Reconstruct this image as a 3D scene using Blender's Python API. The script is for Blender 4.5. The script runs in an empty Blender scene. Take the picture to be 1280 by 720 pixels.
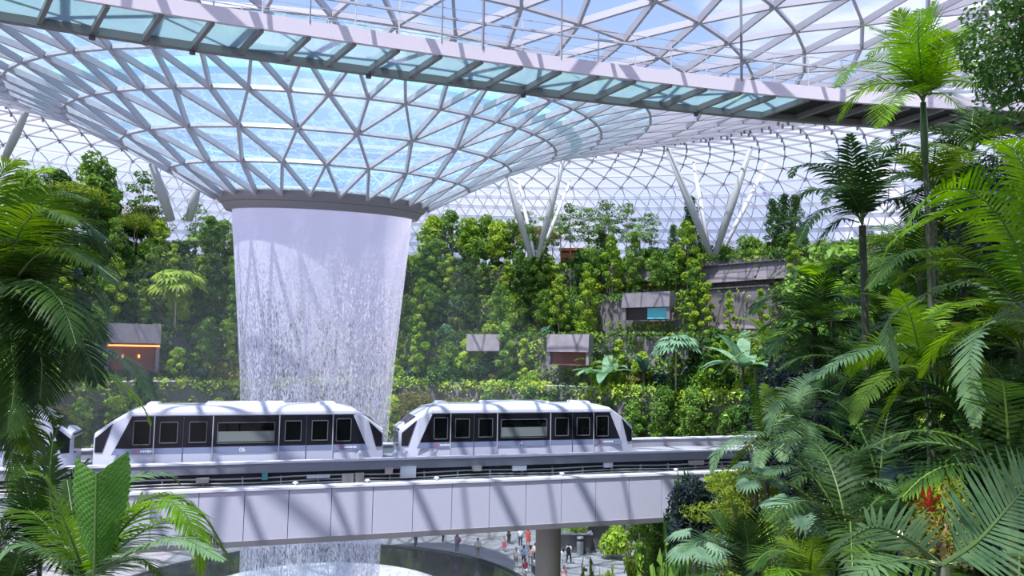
import bpy, math, random
import numpy as np
from mathutils import Vector, Matrix, noise as mnoise
R = random.Random(7)
PI = math.pi
scene = bpy.context.scene
col = scene.collection
H = 17.3                      # camera height above the plaza floor
PITCH, ROLL, F = math.radians(5.0), math.radians(0.9), 960.0

# ------------------------------------------------------------------ camera
def ray(px, py):
    x, y = px - 640.0, 360.0 - py
    c, s = math.cos(ROLL), math.sin(ROLL)
    x, y = c * x - s * y, s * x + c * y
    cp, sp = math.cos(PITCH), math.sin(PITCH)
    return Vector((x, cp * F - sp * y, sp * F + cp * y))
def at(px, py, d):            # the point seen at a pixel of the photograph, d metres ahead
    r = ray(px, py)
    return Vector((0, 0, H)) + r * (d / r.y)
def onz(px, py, z):           # the same at a given height
    r = ray(px, py)
    return Vector((0, 0, H)) + r * ((z - H) / r.z)
cam_d = bpy.data.cameras.new('camera')
cam = bpy.data.objects.new('camera', cam_d)
col.objects.link(cam)
cam_d.sensor_width = 36.0
cam_d.lens = F / 1280.0 * 36.0
cam_d.clip_end = 2000
c0 = ray(640, 360).normalized()
xr = (ray(641, 360) - ray(640, 360)).normalized()
yu = (ray(640, 359) - ray(640, 360)).normalized()
M = Matrix(((xr.x, yu.x, -c0.x), (xr.y, yu.y, -c0.y), (xr.z, yu.z, -c0.z))).to_4x4()
M.translation = Vector((0, 0, H))
cam.matrix_world = M
scene.camera = cam
VIEW = np.array(M.inverted())
def screen(p):                # used only to sort look-alikes when naming which is which
    q = M.inverted() @ Vector(p)
    return (640 + F * q.x / -q.z, 360 - F * q.y / -q.z) if q.z < 0 else (9999, 9999)

# ------------------------------------------------------------------ materials
MATS = {}
def mat(name, color, rough=0.6, metal=0.0, var=0.0, nscale=3.0, bump=0.0, spec=0.5, emit=0.0, coat=0.0):
    m = bpy.data.materials.new(name); m.use_nodes = True
    nt = m.node_tree; b = nt.nodes['Principled BSDF']
    b.inputs['Base Color'].default_value = (*color, 1)
    b.inputs['Roughness'].default_value = rough
    b.inputs['Metallic'].default_value = metal
    b.inputs['Specular IOR Level'].default_value = spec
    b.inputs['Coat Weight'].default_value = coat
    if emit:
        b.inputs['Emission Color'].default_value = (*color, 1)
        b.inputs['Emission Strength'].default_value = emit
    if var or bump:
        tc = nt.nodes.new('ShaderNodeTexCoord')
        n = nt.nodes.new('ShaderNodeTexNoise'); n.inputs['Scale'].default_value = nscale; n.inputs['Detail'].default_value = 5
        nt.links.new(tc.outputs['Object'], n.inputs['Vector'])
        if var:
            r = nt.nodes.new('ShaderNodeMapRange')
            r.inputs['To Min'].default_value = 1 - var; r.inputs['To Max'].default_value = 1 + var
            mx = nt.nodes.new('ShaderNodeVectorMath'); mx.operation = 'SCALE'
            mx.inputs[0].default_value = color
            nt.links.new(n.outputs['Fac'], r.inputs['Value']); nt.links.new(r.outputs[0], mx.inputs['Scale'])
            nt.links.new(mx.outputs[0], b.inputs['Base Color'])
        if bump:
            bp = nt.nodes.new('ShaderNodeBump'); bp.inputs['Strength'].default_value = bump
            nt.links.new(n.outputs['Fac'], bp.inputs['Height']); nt.links.new(bp.outputs[0], b.inputs['Normal'])
    MATS[name] = m
    return m
def glass(name, tint, alpha_body=0.0, body=(1, 1, 1), rough=0.02, refl=0.08, tl=0.5):
    m = bpy.data.materials.new(name); m.use_nodes = True
    nt = m.node_tree; nt.nodes.clear()
    o = nt.nodes.new('ShaderNodeOutputMaterial')
    t = nt.nodes.new('ShaderNodeBsdfTransparent'); t.inputs[0].default_value = (*tint, 1)
    g = nt.nodes.new('ShaderNodeBsdfGlossy'); g.inputs['Roughness'].default_value = rough
    lw = nt.nodes.new('ShaderNodeLayerWeight'); lw.inputs['Blend'].default_value = refl
    a = nt.nodes.new('ShaderNodeMixShader')
    nt.links.new(lw.outputs['Fresnel'], a.inputs[0]); nt.links.new(t.outputs[0], a.inputs[1]); nt.links.new(g.outputs[0], a.inputs[2])
    out = a
    if alpha_body:
        d = nt.nodes.new('ShaderNodeBsdfDiffuse'); d.inputs[0].default_value = (*body, 1)
        tr = nt.nodes.new('ShaderNodeBsdfTranslucent'); tr.inputs[0].default_value = (*body, 1)
        dm = nt.nodes.new('ShaderNodeMixShader'); nt.links.new(d.outputs[0], dm.inputs[1]); nt.links.new(tr.outputs[0], dm.inputs[2]); dm.inputs[0].default_value = tl
        b = nt.nodes.new('ShaderNodeMixShader'); b.inputs[0].default_value = alpha_body
        nt.links.new(a.outputs[0], b.inputs[1]); nt.links.new(dm.outputs[0], b.inputs[2])
        out = b
    nt.links.new(out.outputs[0], o.inputs[0])
    MATS[name] = m
    return m
def water_glass():
    # roof glass of the funnel with rippling water running over it
    m = glass('funnel_glass', (0.72, 0.88, 0.94), 0.2, (0.50, 0.70, 0.80))
    nt = m.node_tree
    mixes = [n for n in nt.nodes if n.type == 'MIX_SHADER']
    fin = nt.nodes['Material Output'].inputs[0].links[0].from_node
    tc = nt.nodes.new('ShaderNodeTexCoord')
    nz = nt.nodes.new('ShaderNodeTexNoise'); nz.inputs['Scale'].default_value = 1.3; nz.inputs['Detail'].default_value = 4
    nt.links.new(tc.outputs['Object'], nz.inputs['Vector'])
    ad = nt.nodes.new('ShaderNodeVectorMath'); ad.operation = 'MULTIPLY_ADD'
    ad.inputs[1].default_value = (1.8, 1.8, 1.8)
    nt.links.new(nz.outputs['Color'], ad.inputs[0]); nt.links.new(tc.outputs['Object'], ad.inputs[2])
    v = nt.nodes.new('ShaderNodeTexVoronoi'); v.feature = 'DISTANCE_TO_EDGE'; v.inputs['Scale'].default_value = 0.85
    nt.links.new(ad.outputs[0], v.inputs['Vector'])
    r = nt.nodes.new('ShaderNodeMapRange'); r.inputs['From Min'].default_value = 0.0; r.inputs['From Max'].default_value = 0.10
    r.inputs['To Min'].default_value = 0.50; r.inputs['To Max'].default_value = 0.20
    nt.links.new(v.outputs['Distance'], r.inputs['Value']); nt.links.new(r.outputs[0], fin.inputs[0])
    return m
def leafmat(name, c1, c2, trans=0.35, rough=0.48, scale=1.2, spec=0.22):
    # c1..c2: the leaf colours this kind of plant shows, varied from plant to plant and leaf to leaf
    kb = 0.75 if name.startswith('palm') else 1.05
    kr = 1.0 if name in ('palm_grey', 'leaf_pale', 'leaf_bluegreen') else 1.12
    c1, c2 = [(c[0] * kr, c[1] * .97, c[2] * kb) for c in (c1, c2)]
    m = bpy.data.materials.new(name); m.use_nodes = True
    nt = m.node_tree; b = nt.nodes['Principled BSDF']; o = nt.nodes['Material Output']
    b.inputs['Roughness'].default_value = rough; b.inputs['Specular IOR Level'].default_value = spec
    tc = nt.nodes.new('ShaderNodeTexCoord'); n = nt.nodes.new('ShaderNodeTexNoise')
    n.inputs['Scale'].default_value = scale; n.inputs['Detail'].default_value = 6; n.inputs['Roughness'].default_value = 0.75
    nt.links.new(tc.outputs['Object'], n.inputs['Vector'])
    oi = nt.nodes.new('ShaderNodeObjectInfo')
    ma = nt.nodes.new('ShaderNodeMath'); ma.operation = 'MULTIPLY_ADD'; ma.inputs[1].default_value = 0.45
    nt.links.new(oi.outputs['Random'], ma.inputs[0])
    mr = nt.nodes.new('ShaderNodeMapRange'); mr.inputs['From Min'].default_value = 0.35; mr.inputs['From Max'].default_value = 0.68
    mr.inputs['To Min'].default_value = -0.25; mr.inputs['To Max'].default_value = 0.8
    nt.links.new(n.outputs['Fac'], mr.inputs['Value']); nt.links.new(mr.outputs[0], ma.inputs[2])
    mx = nt.nodes.new('ShaderNodeMix'); mx.data_type = 'RGBA'
    mx.inputs['A'].default_value = (*c1, 1); mx.inputs['B'].default_value = (*c2, 1); mx.clamp_factor = True
    nt.links.new(ma.outputs[0], mx.inputs['Factor'])
    nt.links.new(mx.outputs['Result'], b.inputs['Base Color'])
    t = nt.nodes.new('ShaderNodeBsdfTranslucent')
    hs = nt.nodes.new('ShaderNodeHueSaturation'); hs.inputs['Saturation'].default_value = 1.1; hs.inputs['Value'].default_value = 1.5
    hs.inputs['Hue'].default_value = 0.485
    nt.links.new(mx.outputs['Result'], hs.inputs['Color']); nt.links.new(hs.outputs[0], t.inputs[0])
    ms = nt.nodes.new('ShaderNodeMixShader'); ms.inputs[0].default_value = trans
    nt.links.new(b.outputs[0], ms.inputs[1]); nt.links.new(t.outputs[0], ms.inputs[2]); nt.links.new(ms.outputs[0], o.inputs[0])
    MATS[name] = m
    return m

mat('roof_steel', (0.42, 0.41, 0.46), 0.35, 0.0)
mat('node_steel', (0.16, 0.16, 0.20), 0.5)
mat('collar_grey', (0.27, 0.26, 0.27), 0.5, var=0.05)
mat('collar_dark', (0.17, 0.165, 0.17), 0.6)
mat('pillar_steel', (0.40, 0.43, 0.42), 0.45)
mat('white_steel', (0.75, 0.75, 0.80), 0.4)
mat('bridge_fascia', (0.66, 0.61, 0.69), 0.5, var=0.04, nscale=0.6)
mat('bridge_beam', (0.17, 0.17, 0.165), 0.5)
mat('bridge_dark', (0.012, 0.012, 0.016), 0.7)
mat('rail_steel', (0.55, 0.56, 0.62), 0.35, 0.3)
mat('black_rod', (0.06, 0.06, 0.07), 0.5)
mat('rod_grey', (0.22, 0.22, 0.25), 0.4)
glass('roof_glass', (0.90, 0.94, 0.99), 0.05, (0.9, 0.93, 1.0))
glass('frit_glass', (0.94, 0.96, 1.0), 0.40, (0.84, 0.85, 0.95))
glass('shade_cloth', (0.9, 0.92, 0.98), 0.75, (0.97, 0.97, 1.0))
glass('deck_glass', (0.80, 0.93, 0.97), 0.42, (0.50, 0.68, 0.74), 0.04, tl=0.9)
glass('rail_glass', (0.95, 0.98, 1.0), 0.02, (0.8, 0.9, 1.0))
water_glass()
mat('concrete_light', (0.50, 0.51, 0.63), 0.55, var=0.05, nscale=0.5)
mat('panel_joint', (0.14, 0.14, 0.17), 0.8)
mat('rim_white', (0.72, 0.72, 0.80), 0.35)
mat('girder_under', (0.33, 0.32, 0.34), 0.7)
mat('guideway_grey', (0.27, 0.28, 0.33), 0.6, var=0.25, nscale=0.7)
mat('guideway_dark', (0.055, 0.058, 0.07), 0.6, var=0.3)
mat('column_taupe', (0.36, 0.34, 0.31), 0.6, var=0.04)
mat('car_paint', (0.52, 0.545, 0.66), 0.28, coat=0.5)
mat('car_white', (0.66, 0.68, 0.78), 0.28, coat=0.4)
mat('car_lower', (0.44, 0.46, 0.58), 0.35, coat=0.3)
mat('car_stripe', (0.19, 0.23, 0.36), 0.35)
mat('car_band', (0.010, 0.011, 0.017), 0.15, spec=0.3)
mat('car_seam', (0.05, 0.05, 0.07), 0.6)
mat('car_frame', (0.12, 0.125, 0.14), 0.35)
mat('rubber', (0.02, 0.02, 0.022), 0.8)
mat('letter_white', (0.8, 0.8, 0.86), 0.5)
mat('logo_red', (0.55, 0.10, 0.16), 0.5)
glass('car_glass', (0.10, 0.14, 0.14), 0.10, (0.05, 0.08, 0.08), 0.02, 0.25)
mat('interior_grey', (0.15, 0.18, 0.18), 0.7)
mat('seat_red', (0.30, 0.05, 0.07), 0.6)
mat('cream_box', (0.62, 0.54, 0.48), 0.6)
mat('white_box', (0.85, 0.85, 0.92), 0.5)
mat('teal_plate', (0.12, 0.42, 0.42), 0.5)
mat('cable_pale', (0.55, 0.55, 0.52), 0.6)
mat('basin_stone', (0.030, 0.030, 0.036), 0.06, spec=0.7, var=0.3, nscale=1.2)
mat('acrylic_basin', (0.62, 0.66, 0.66), 0.2, var=0.06, nscale=0.3)
mat('stone_wall', (0.20, 0.185, 0.20), 0.85, var=0.35, nscale=1.2, bump=0.4)
mat('slab_stone', (0.24, 0.22, 0.25), 0.85, var=0.4, nscale=1.0, bump=0.3)
mat('soil', (0.030, 0.030, 0.020), 0.95, var=0.4)
mat('planter_stone', (0.13, 0.125, 0.13), 0.7, var=0.4)
mat('opening_dark', (0.03, 0.022, 0.022), 0.5)
mat('wood_red', (0.16, 0.06, 0.04), 0.6)
mat('kiosk_orange', (0.42, 0.14, 0.05), 0.6)
mat('lamp_orange', (1.0, 0.28, 0.06), 0.5, emit=2.5)
mat('lamp_cyan', (0.10, 0.55, 0.66), 0.3)
mat('bark_grey', (0.20, 0.16, 0.12), 0.85, var=0.35, nscale=6)
mat('bark_pale', (0.38, 0.30, 0.22), 0.8, var=0.3, nscale=6)
mat('palm_trunk', (0.035, 0.05, 0.02), 0.6, var=0.35, nscale=9)
mat('palm_stalk', (0.08, 0.15, 0.03), 0.5, var=0.2)
mat('crownshaft', (0.045, 0.11, 0.03), 0.4, var=0.2)
mat('red_trunk', (0.12, 0.035, 0.02), 0.6)
mat('building_white', (0.80, 0.80, 0.86), 0.7)
mat('building_window', (0.20, 0.24, 0.30), 0.2)
mat('steel_bin', (0.42, 0.42, 0.46), 0.35, 0.6)

def cladding():
    m = mat('cladding', (0.2, 0.19, 0.21), 0.8)
    nt = m.node_tree; b = nt.nodes['Principled BSDF']; tc = nt.nodes.new('ShaderNodeTexCoord')
    mp = nt.nodes.new('ShaderNodeMapping'); mp.inputs['Rotation'].default_value = (math.radians(90), 0, 0)
    br = nt.nodes.new('ShaderNodeTexBrick'); br.inputs['Scale'].default_value = 0.55
    br.inputs['Color1'].default_value = (0.30, 0.27, 0.31, 1); br.inputs['Color2'].default_value = (0.17, 0.16, 0.18, 1); br.inputs['Mortar'].default_value = (0.07, 0.07, 0.075, 1)
    br.inputs['Mortar Size'].default_value = 0.02; br.inputs['Brick Width'].default_value = 1.1; br.inputs['Row Height'].default_value = 0.6
    nt.links.new(tc.outputs['Object'], mp.inputs[0]); nt.links.new(mp.outputs[0], br.inputs['Vector']); nt.links.new(br.outputs['Color'], b.inputs['Base Color'])
cladding()
def paving():
    m = mat('paving', (0.30, 0.29, 0.31), 0.6)
    nt = m.node_tree; b = nt.nodes['Principled BSDF']
    tc = nt.nodes.new('ShaderNodeTexCoord')
    mp = nt.nodes.new('ShaderNodeMapping'); mp.inputs['Rotation'].default_value = (0, 0, math.radians(25))
    br = nt.nodes.new('ShaderNodeTexBrick'); br.inputs['Scale'].default_value = 0.55
    br.inputs['Color1'].default_value = (0.34, 0.32, 0.35, 1); br.inputs['Color2'].default_value = (0.24, 0.23, 0.25, 1)
    br.inputs['Mortar'].default_value = (0.12, 0.12, 0.13, 1); br.inputs['Mortar Size'].default_value = 0.012
    br.inputs['Brick Width'].default_value = 1.6; br.inputs['Row Height'].default_value = 0.35
    nt.links.new(tc.outputs['Object'], mp.inputs[0]); nt.links.new(mp.outputs[0], br.inputs['Vector'])
    nt.links.new(br.outputs['Color'], b.inputs['Base Color'])
paving()

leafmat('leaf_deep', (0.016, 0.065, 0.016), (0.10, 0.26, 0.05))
leafmat('leaf_mid', (0.035, 0.130, 0.022), (0.26, 0.50, 0.085))
leafmat('leaf_bright', (0.12, 0.30, 0.03), (0.48, 0.70, 0.10))
leafmat('leaf_lime', (0.09, 0.20, 0.02), (0.30, 0.44, 0.05), scale=0.8)
leafmat('leaf_olive', (0.06, 0.10, 0.02), (0.28, 0.30, 0.08))
leafmat('leaf_bluegreen', (0.018, 0.060, 0.045), (0.10, 0.20, 0.14), trans=0.25)
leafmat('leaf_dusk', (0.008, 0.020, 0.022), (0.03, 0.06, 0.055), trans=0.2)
leafmat('leaf_pale', (0.11, 0.25, 0.13), (0.25, 0.42, 0.25), trans=0.3)
leafmat('leaf_orange', (0.30, 0.20, 0.03), (0.45, 0.20, 0.05))
leafmat('leaf_red', (0.16, 0.02, 0.015), (0.30, 0.06, 0.03))
leafmat('leaf_brown', (0.16, 0.09, 0.04), (0.28, 0.17, 0.08), trans=0.2)
leafmat('palm_bright', (0.055, 0.20, 0.012), (0.22, 0.48, 0.035), trans=0.42, scale=0.9)
leafmat('palm_mid', (0.022, 0.085, 0.010), (0.13, 0.27, 0.03), trans=0.35, scale=0.9)
leafmat('leaf_pleat', (0.075, 0.22, 0.04), (0.14, 0.34, 0.08), trans=.45)
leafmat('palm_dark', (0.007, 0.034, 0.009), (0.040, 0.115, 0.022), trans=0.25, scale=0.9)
leafmat('palm_grey', (0.040, 0.11, 0.06), (0.20, 0.36, 0.22), trans=0.25, scale=0.9, rough=0.42)  # kept pale: the fronds' bright highlights are put into the leaf colour

# ------------------------------------------------------------------ mesh helpers
class MB:
    def __init__(s): s.v = []; s.f = []; s.m = []
    def add(s, vs, fs, mi=0):
        k = len(s.v); s.v.extend([tuple(p) for p in vs]); s.f.extend([tuple(i + k for i in f) for f in fs]); s.m.extend([mi] * len(fs))
    def box(s, c, size, ax=None, mi=0):
        c = Vector(c); X, Y, Z = ax or (Vector((1, 0, 0)), Vector((0, 1, 0)), Vector((0, 0, 1)))
        a, b, d = size[0] / 2, size[1] / 2, size[2] / 2
        s.add([c + X * (i * a) + Y * (j * b) + Z * (k * d) for k in (-1, 1) for j in (-1, 1) for i in (-1, 1)],
              [(0, 2, 3, 1), (4, 5, 7, 6), (0, 1, 5, 4), (2, 6, 7, 3), (0, 4, 6, 2), (1, 3, 7, 5)], mi)
    def bar(s, p, q, w, h, up, mi=0, drop=0.0):
        p, q, up = Vector(p), Vector(q), Vector(up)
        t = (q - p); L = t.length
        if L < 1e-6: return
        t /= L; sd = t.cross(up)
        if sd.length < 1e-5: sd = t.orthogonal()
        sd.normalize(); u = sd.cross(t).normalized()
        s.box((p + q) / 2 - u * drop, (L, w, h), (t, sd, u), mi)
    def tube(s, pts, rad, n=8, mi=0, cap=True):
        pts = [Vector(p) for p in pts]; rr = rad if hasattr(rad, '__len__') else [rad] * len(pts)
        k = len(s.v); ref = None
        for i, p in enumerate(pts):
            t = (pts[min(i + 1, len(pts) - 1)] - pts[max(i - 1, 0)]).normalized()
            if ref is None: ref = t.orthogonal().normalized()
            ref = (ref - t * ref.dot(t)); ref = ref.normalized() if ref.length > 1e-6 else t.orthogonal().normalized()
            b = t.cross(ref)
            for j in range(n):
                a = 2 * PI * j / n
                s.v.append(tuple(p + (ref * math.cos(a) + b * math.sin(a)) * rr[i]))
        for i in range(len(pts) - 1):
            for j in range(n):
                s.f.append((k + i * n + j, k + i * n + (j + 1) % n, k + (i + 1) * n + (j + 1) % n, k + (i + 1) * n + j)); s.m.append(mi)
        if cap:
            s.f.append(tuple(k + j for j in reversed(range(n)))); s.f.append(tuple(k + (len(pts) - 1) * n + j for j in range(n))); s.m += [mi, mi]
    def lathe(s, prof, c=(0, 0, 0), n=48, tilt=None, mi=0, a0=0, a1=2 * PI):
        k = len(s.v); full = abs(a1 - a0 - 2 * PI) < 1e-6; m = n if full else n + 1
        for (r, z) in prof:
            for j in range(m):
                a = a0 + (a1 - a0) * j / n; x, y = r * math.cos(a), r * math.sin(a)
                s.v.append((c[0] + x, c[1] + y, c[2] + z + (tilt[0] * x + tilt[1] * y if tilt else 0)))
        for i in range(len(prof) - 1):
            for j in range(n):
                s.f.append((k + i * m + j, k + i * m + (j + 1) % m, k + (i + 1) * m + (j + 1) % m, k + (i + 1) * m + j)); s.m.append(mi)
    def prism(s, poly, d, mi=0):   # poly: list of points, d: thickness vector
        n = len(poly); d = Vector(d)
        s.add([Vector(p) for p in poly] + [Vector(p) + d for p in poly],
              [tuple(reversed(range(n))), tuple(range(n, 2 * n))] + [(i, (i + 1) % n, n + (i + 1) % n, n + i) for i in range(n)], mi)
    def sheet(s, rows, mi=0):      # grid of points
        k = len(s.v); w = len(rows[0])
        for r in rows: s.v.extend([tuple(p) for p in r])
        for i in range(len(rows) - 1):
            for j in range(w - 1):
                s.f.append((k + i * w + j, k + i * w + j + 1, k + (i + 1) * w + j + 1, k + (i + 1) * w + j)); s.m.append(mi)
    def mesh(s, name, mats, smooth=False):
        me = bpy.data.meshes.new(name)
        me.from_pydata(s.v, [], s.f)
        for m in (mats if isinstance(mats, (list, tuple)) else [mats]): me.materials.append(MATS[m])
        if isinstance(mats, (list, tuple)) and len(mats) > 1: me.polygons.foreach_set('material_index', s.m)
        if smooth: me.polygons.foreach_set('use_smooth', [True] * len(s.f))
        me.update()
        return me
    def build(s, name, mats, parent=None, smooth=False, origin=None):
        if origin is not None:
            o_ = Vector(origin); s.v = [(x - o_.x, y - o_.y, z - o_.z) for x, y, z in s.v]
        me = s.mesh(name, mats, smooth)
        o = bpy.data.objects.new(name, me); col.objects.link(o)
        if parent: o.parent = parent
        if origin is not None: o.location = origin
        return o
def link(name, me, parent=None, loc=None, rz=0, sc=1):
    o = bpy.data.objects.new(name, me); col.objects.link(o)
    if parent: o.parent = parent
    if loc is not None: o.location = loc
    o.rotation_euler = (0, 0, rz); o.scale = (sc, sc, sc)
    return o
def tag(o, label, cat=None, group=None, kind=None):
    if label: o['label'] = label
    if cat: o['category'] = cat
    if group: o['group'] = group
    if kind: o['kind'] = kind
    return o
def empty(name, loc=(0, 0, 0), rz=0):
    o = bpy.data.objects.new(name, None); col.objects.link(o); o.location = loc; o.rotation_euler = (0, 0, rz)
    o.empty_display_size = 0.2
    return o
def thing(name, label, cat, loc=(0, 0, 0), rz=0, group=None):
    return tag(empty(name, loc, rz), label, cat, group)
def copy_tree(o, parent=None):
    c = o.copy(); col.objects.link(c); c.parent = parent
    for ch in list(o.children): copy_tree(ch, c)
    return c
def structure(o, label=None):
    o['kind'] = 'structure'
    if label: o['label'] = label
    return o

# ------------------------------------------------------------------ the place: centre of the dome
S = 1.12
AZ = math.radians(-13.97)
CX, CY = 50 * S * math.sin(AZ), 50 * S * math.cos(AZ)
TA, TB = -0.02755, 0.10511
PROF = [(6.51, 9.54), (9.15, 10.97), (11.82, 12.31), (14.69, 13.52), (17.54, 14.54), (20.52, 15.31), (23.55, 15.91), (26.23, 16.60),
        (28.82, 17.29), (31.47, 17.85), (34.2, 18.6), (36.9, 19.3), (39.6, 19.9), (42.2, 20.3), (44.8, 20.5), (47.4, 20.5), (50.0, 20.2),
        (52.4, 19.6), (54.6, 18.7), (56.4, 17.6), (57.9, 16.4), (59.1, 15.1), (60.1, 13.7), (60.9, 12.3), (61.6, 10.9), (62.1, 9.5), (62.5, 8.0), (62.8, 6.4), (63.0, 4.5), (63.1, 1.5)]
COUNT = [26, 26, 26] + [52] * 8 + [104] * 9 + [208] * 10
A0 = math.atan2(-CY, -CX)       # the direction from the dome's centre towards the viewer
def surf(r, z, a):
    x, y = r * math.cos(a), r * math.sin(a)
    return Vector((CX + x, CY + y, H + z + TA * x + TB * y))
rings = []
half = True                     # ring 0 starts half a step off
off = math.pi / 26
offs = [off, 0.0, off]
for i in range(3, len(PROF)):
    n, pn = COUNT[i], COUNT[i - 1]
    if n != pn: offs.append(offs[-1])        # nodes double and keep the old angles
    else: offs.append(offs[-1] + math.pi / n)
for i, (r, z) in enumerate(PROF):
    n = COUNT[i]
    rings.append([surf(r * S, z * S, A0 + offs[i] + 2 * PI * k / n) for k in range(n)])
def norm_at(i):
    a, b = PROF[max(i - 1, 0)], PROF[min(i + 1, len(PROF) - 1)]
    dr, dz = b[0] - a[0], b[1] - a[1]; L = math.hypot(dr, dz)
    return -dz / L, dr / L
def nrm(p, i):
    nr, nz = norm_at(i); d = Vector((p.x - CX, p.y - CY, 0)).normalized()
    return Vector((d.x * nr, d.y * nr, nz))
NW = 5                          # rings 0..NW carry the running water
ceiling = empty('ceiling'); structure(ceiling, 'glass gridshell roof that sinks into a funnel above the waterfall')
lat, ringb, gw, gc, gf, nodes = MB(), MB(), MB(), MB(), MB(), MB()
for i in range(len(PROF)):
    n = COUNT[i]
    rb = 0.26 if i < 12 else (0.17 if i < 19 else 0.10)
    wb = 0.14 if i < 12 else (0.10 if i < 19 else 0.07)
    if i > 0:
        for k in range(n):
            p, q = rings[i][k], rings[i][(k + 1) % n]
            ringb.bar(p, q, wb, rb, nrm(p, i), drop=rb / 2)
    if i >= 10 and i < 20:
        for k in range(n):
            p = rings[i][k]; u = nrm(p, i)
            nodes.bar(p - u * 0.05, p - u * 0.62, 0.17, 0.17, (0, 1, 0.1))
    if i + 1 < len(PROF):
        m = COUNT[i + 1]; dep = 0.34 if i < 11 else (0.22 if i < 19 else 0.10); w = 0.14 if i < 11 else 0.10
        if i >= 19: w = 0.075
        for k in range(n):
            p, pn_ = rings[i][k], rings[i][(k + 1) % n]; u = nrm(p, i)
            tgt = gw if i < NW else (gc if i < 10 else gf)
            if m == n:
                # the next ring is shifted forward half a step
                q, ql = rings[i + 1][k], rings[i + 1][(k - 1) % n]
                if abs(offs[i + 1] - offs[i] - PI / n) > 1e-3: q, ql = rings[i + 1][(k + 1) % n], rings[i + 1][k]
                lat.bar(p, q, w, dep, u, drop=dep / 2); lat.bar(p, ql, w, dep, u, drop=dep / 2)
                tgt.add([p, q, ql], [(0, 1, 2)]); tgt.add([p, pn_, q], [(0, 1, 2)])
            else:
                q0, q1, q2, q3 = [rings[i + 1][(2 * k + d) % m] for d in (-1, 0, 1, 2)]
                for q in (q0, q1, q2): lat.bar(p, q, w, dep, u, drop=dep / 2)
                tgt.add([p, q0, q1, q2, pn_], [(0, 2, 1), (0, 3, 2), (0, 4, 3)])
lat.build('lattice_beams', 'roof_steel', ceiling)
ringb.build('ring_beams', 'roof_steel', ceiling)
nodes.build('node_posts', 'node_steel', ceiling)
gw.build('wet_glass', 'funnel_glass', ceiling); gc.build('clear_glass', 'roof_glass', ceiling); gf.build('fritted_glass', 'frit_glass', ceiling)
sh = MB()
for i in range(19, len(PROF) - 1):
    n = 104
    r0, z0 = PROF[i]; r1, z1 = PROF[i + 1]
    for k in range(n):
        a, b = A0 + 2 * PI * k / n, A0 + 2 * PI * (k + 1) / n
        ra, za = r0 - 0.25, z0; rc, zc = r0 + (r1 - r0) * 0.34 - 0.25, z0 + (z1 - z0) * 0.34
        sh.add([surf(ra * S, za * S, a), surf(ra * S, za * S, b), surf(rc * S, zc * S, b), surf(rc * S, zc * S, a)], [(0, 1, 2, 3)])
sh.build('sun_blinds', 'shade_cloth', ceiling)
glass('channel_water', (0.6, 0.85, 0.88), 0.55, (0.55, 0.86, 0.86))
b = MB(); b.lathe([(15.6 * S, 14.0 * S + H + .12), (16.3 * S, 14.25 * S + H + .12)], (CX, CY, 0), 104, (TA, TB)); b.build('water_channel', 'channel_water', ceiling)

# collar of the oculus
zc = H + PROF[0][1] * S
ocu = thing('oculus_collar', 'wide grey metal collar ringing the hole the waterfall drops from', 'collar', (CX, CY, zc))
b = MB(); b.lathe([(7.0, .34), (7.42, 0.32), (7.42, 0.12), (7.1, -.45), (6.98, -.50)], n=96, tilt=(TA, TB)); b.build('upper_band', 'collar_grey', ocu, True)
b = MB(); b.lathe([(6.98, -.50), (6.92, -.56)], n=96, tilt=(TA, TB)); b.build('joint_line', 'collar_dark', ocu)
b = MB(); b.lathe([(6.92, -.56), (6.65, -.98), (6.4, -1.0), (6.35, -.2), (6.6, .28), (7.0, .28)], n=96, tilt=(TA, TB)); b.build('lower_lip', 'collar_grey', ocu, True)

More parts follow.
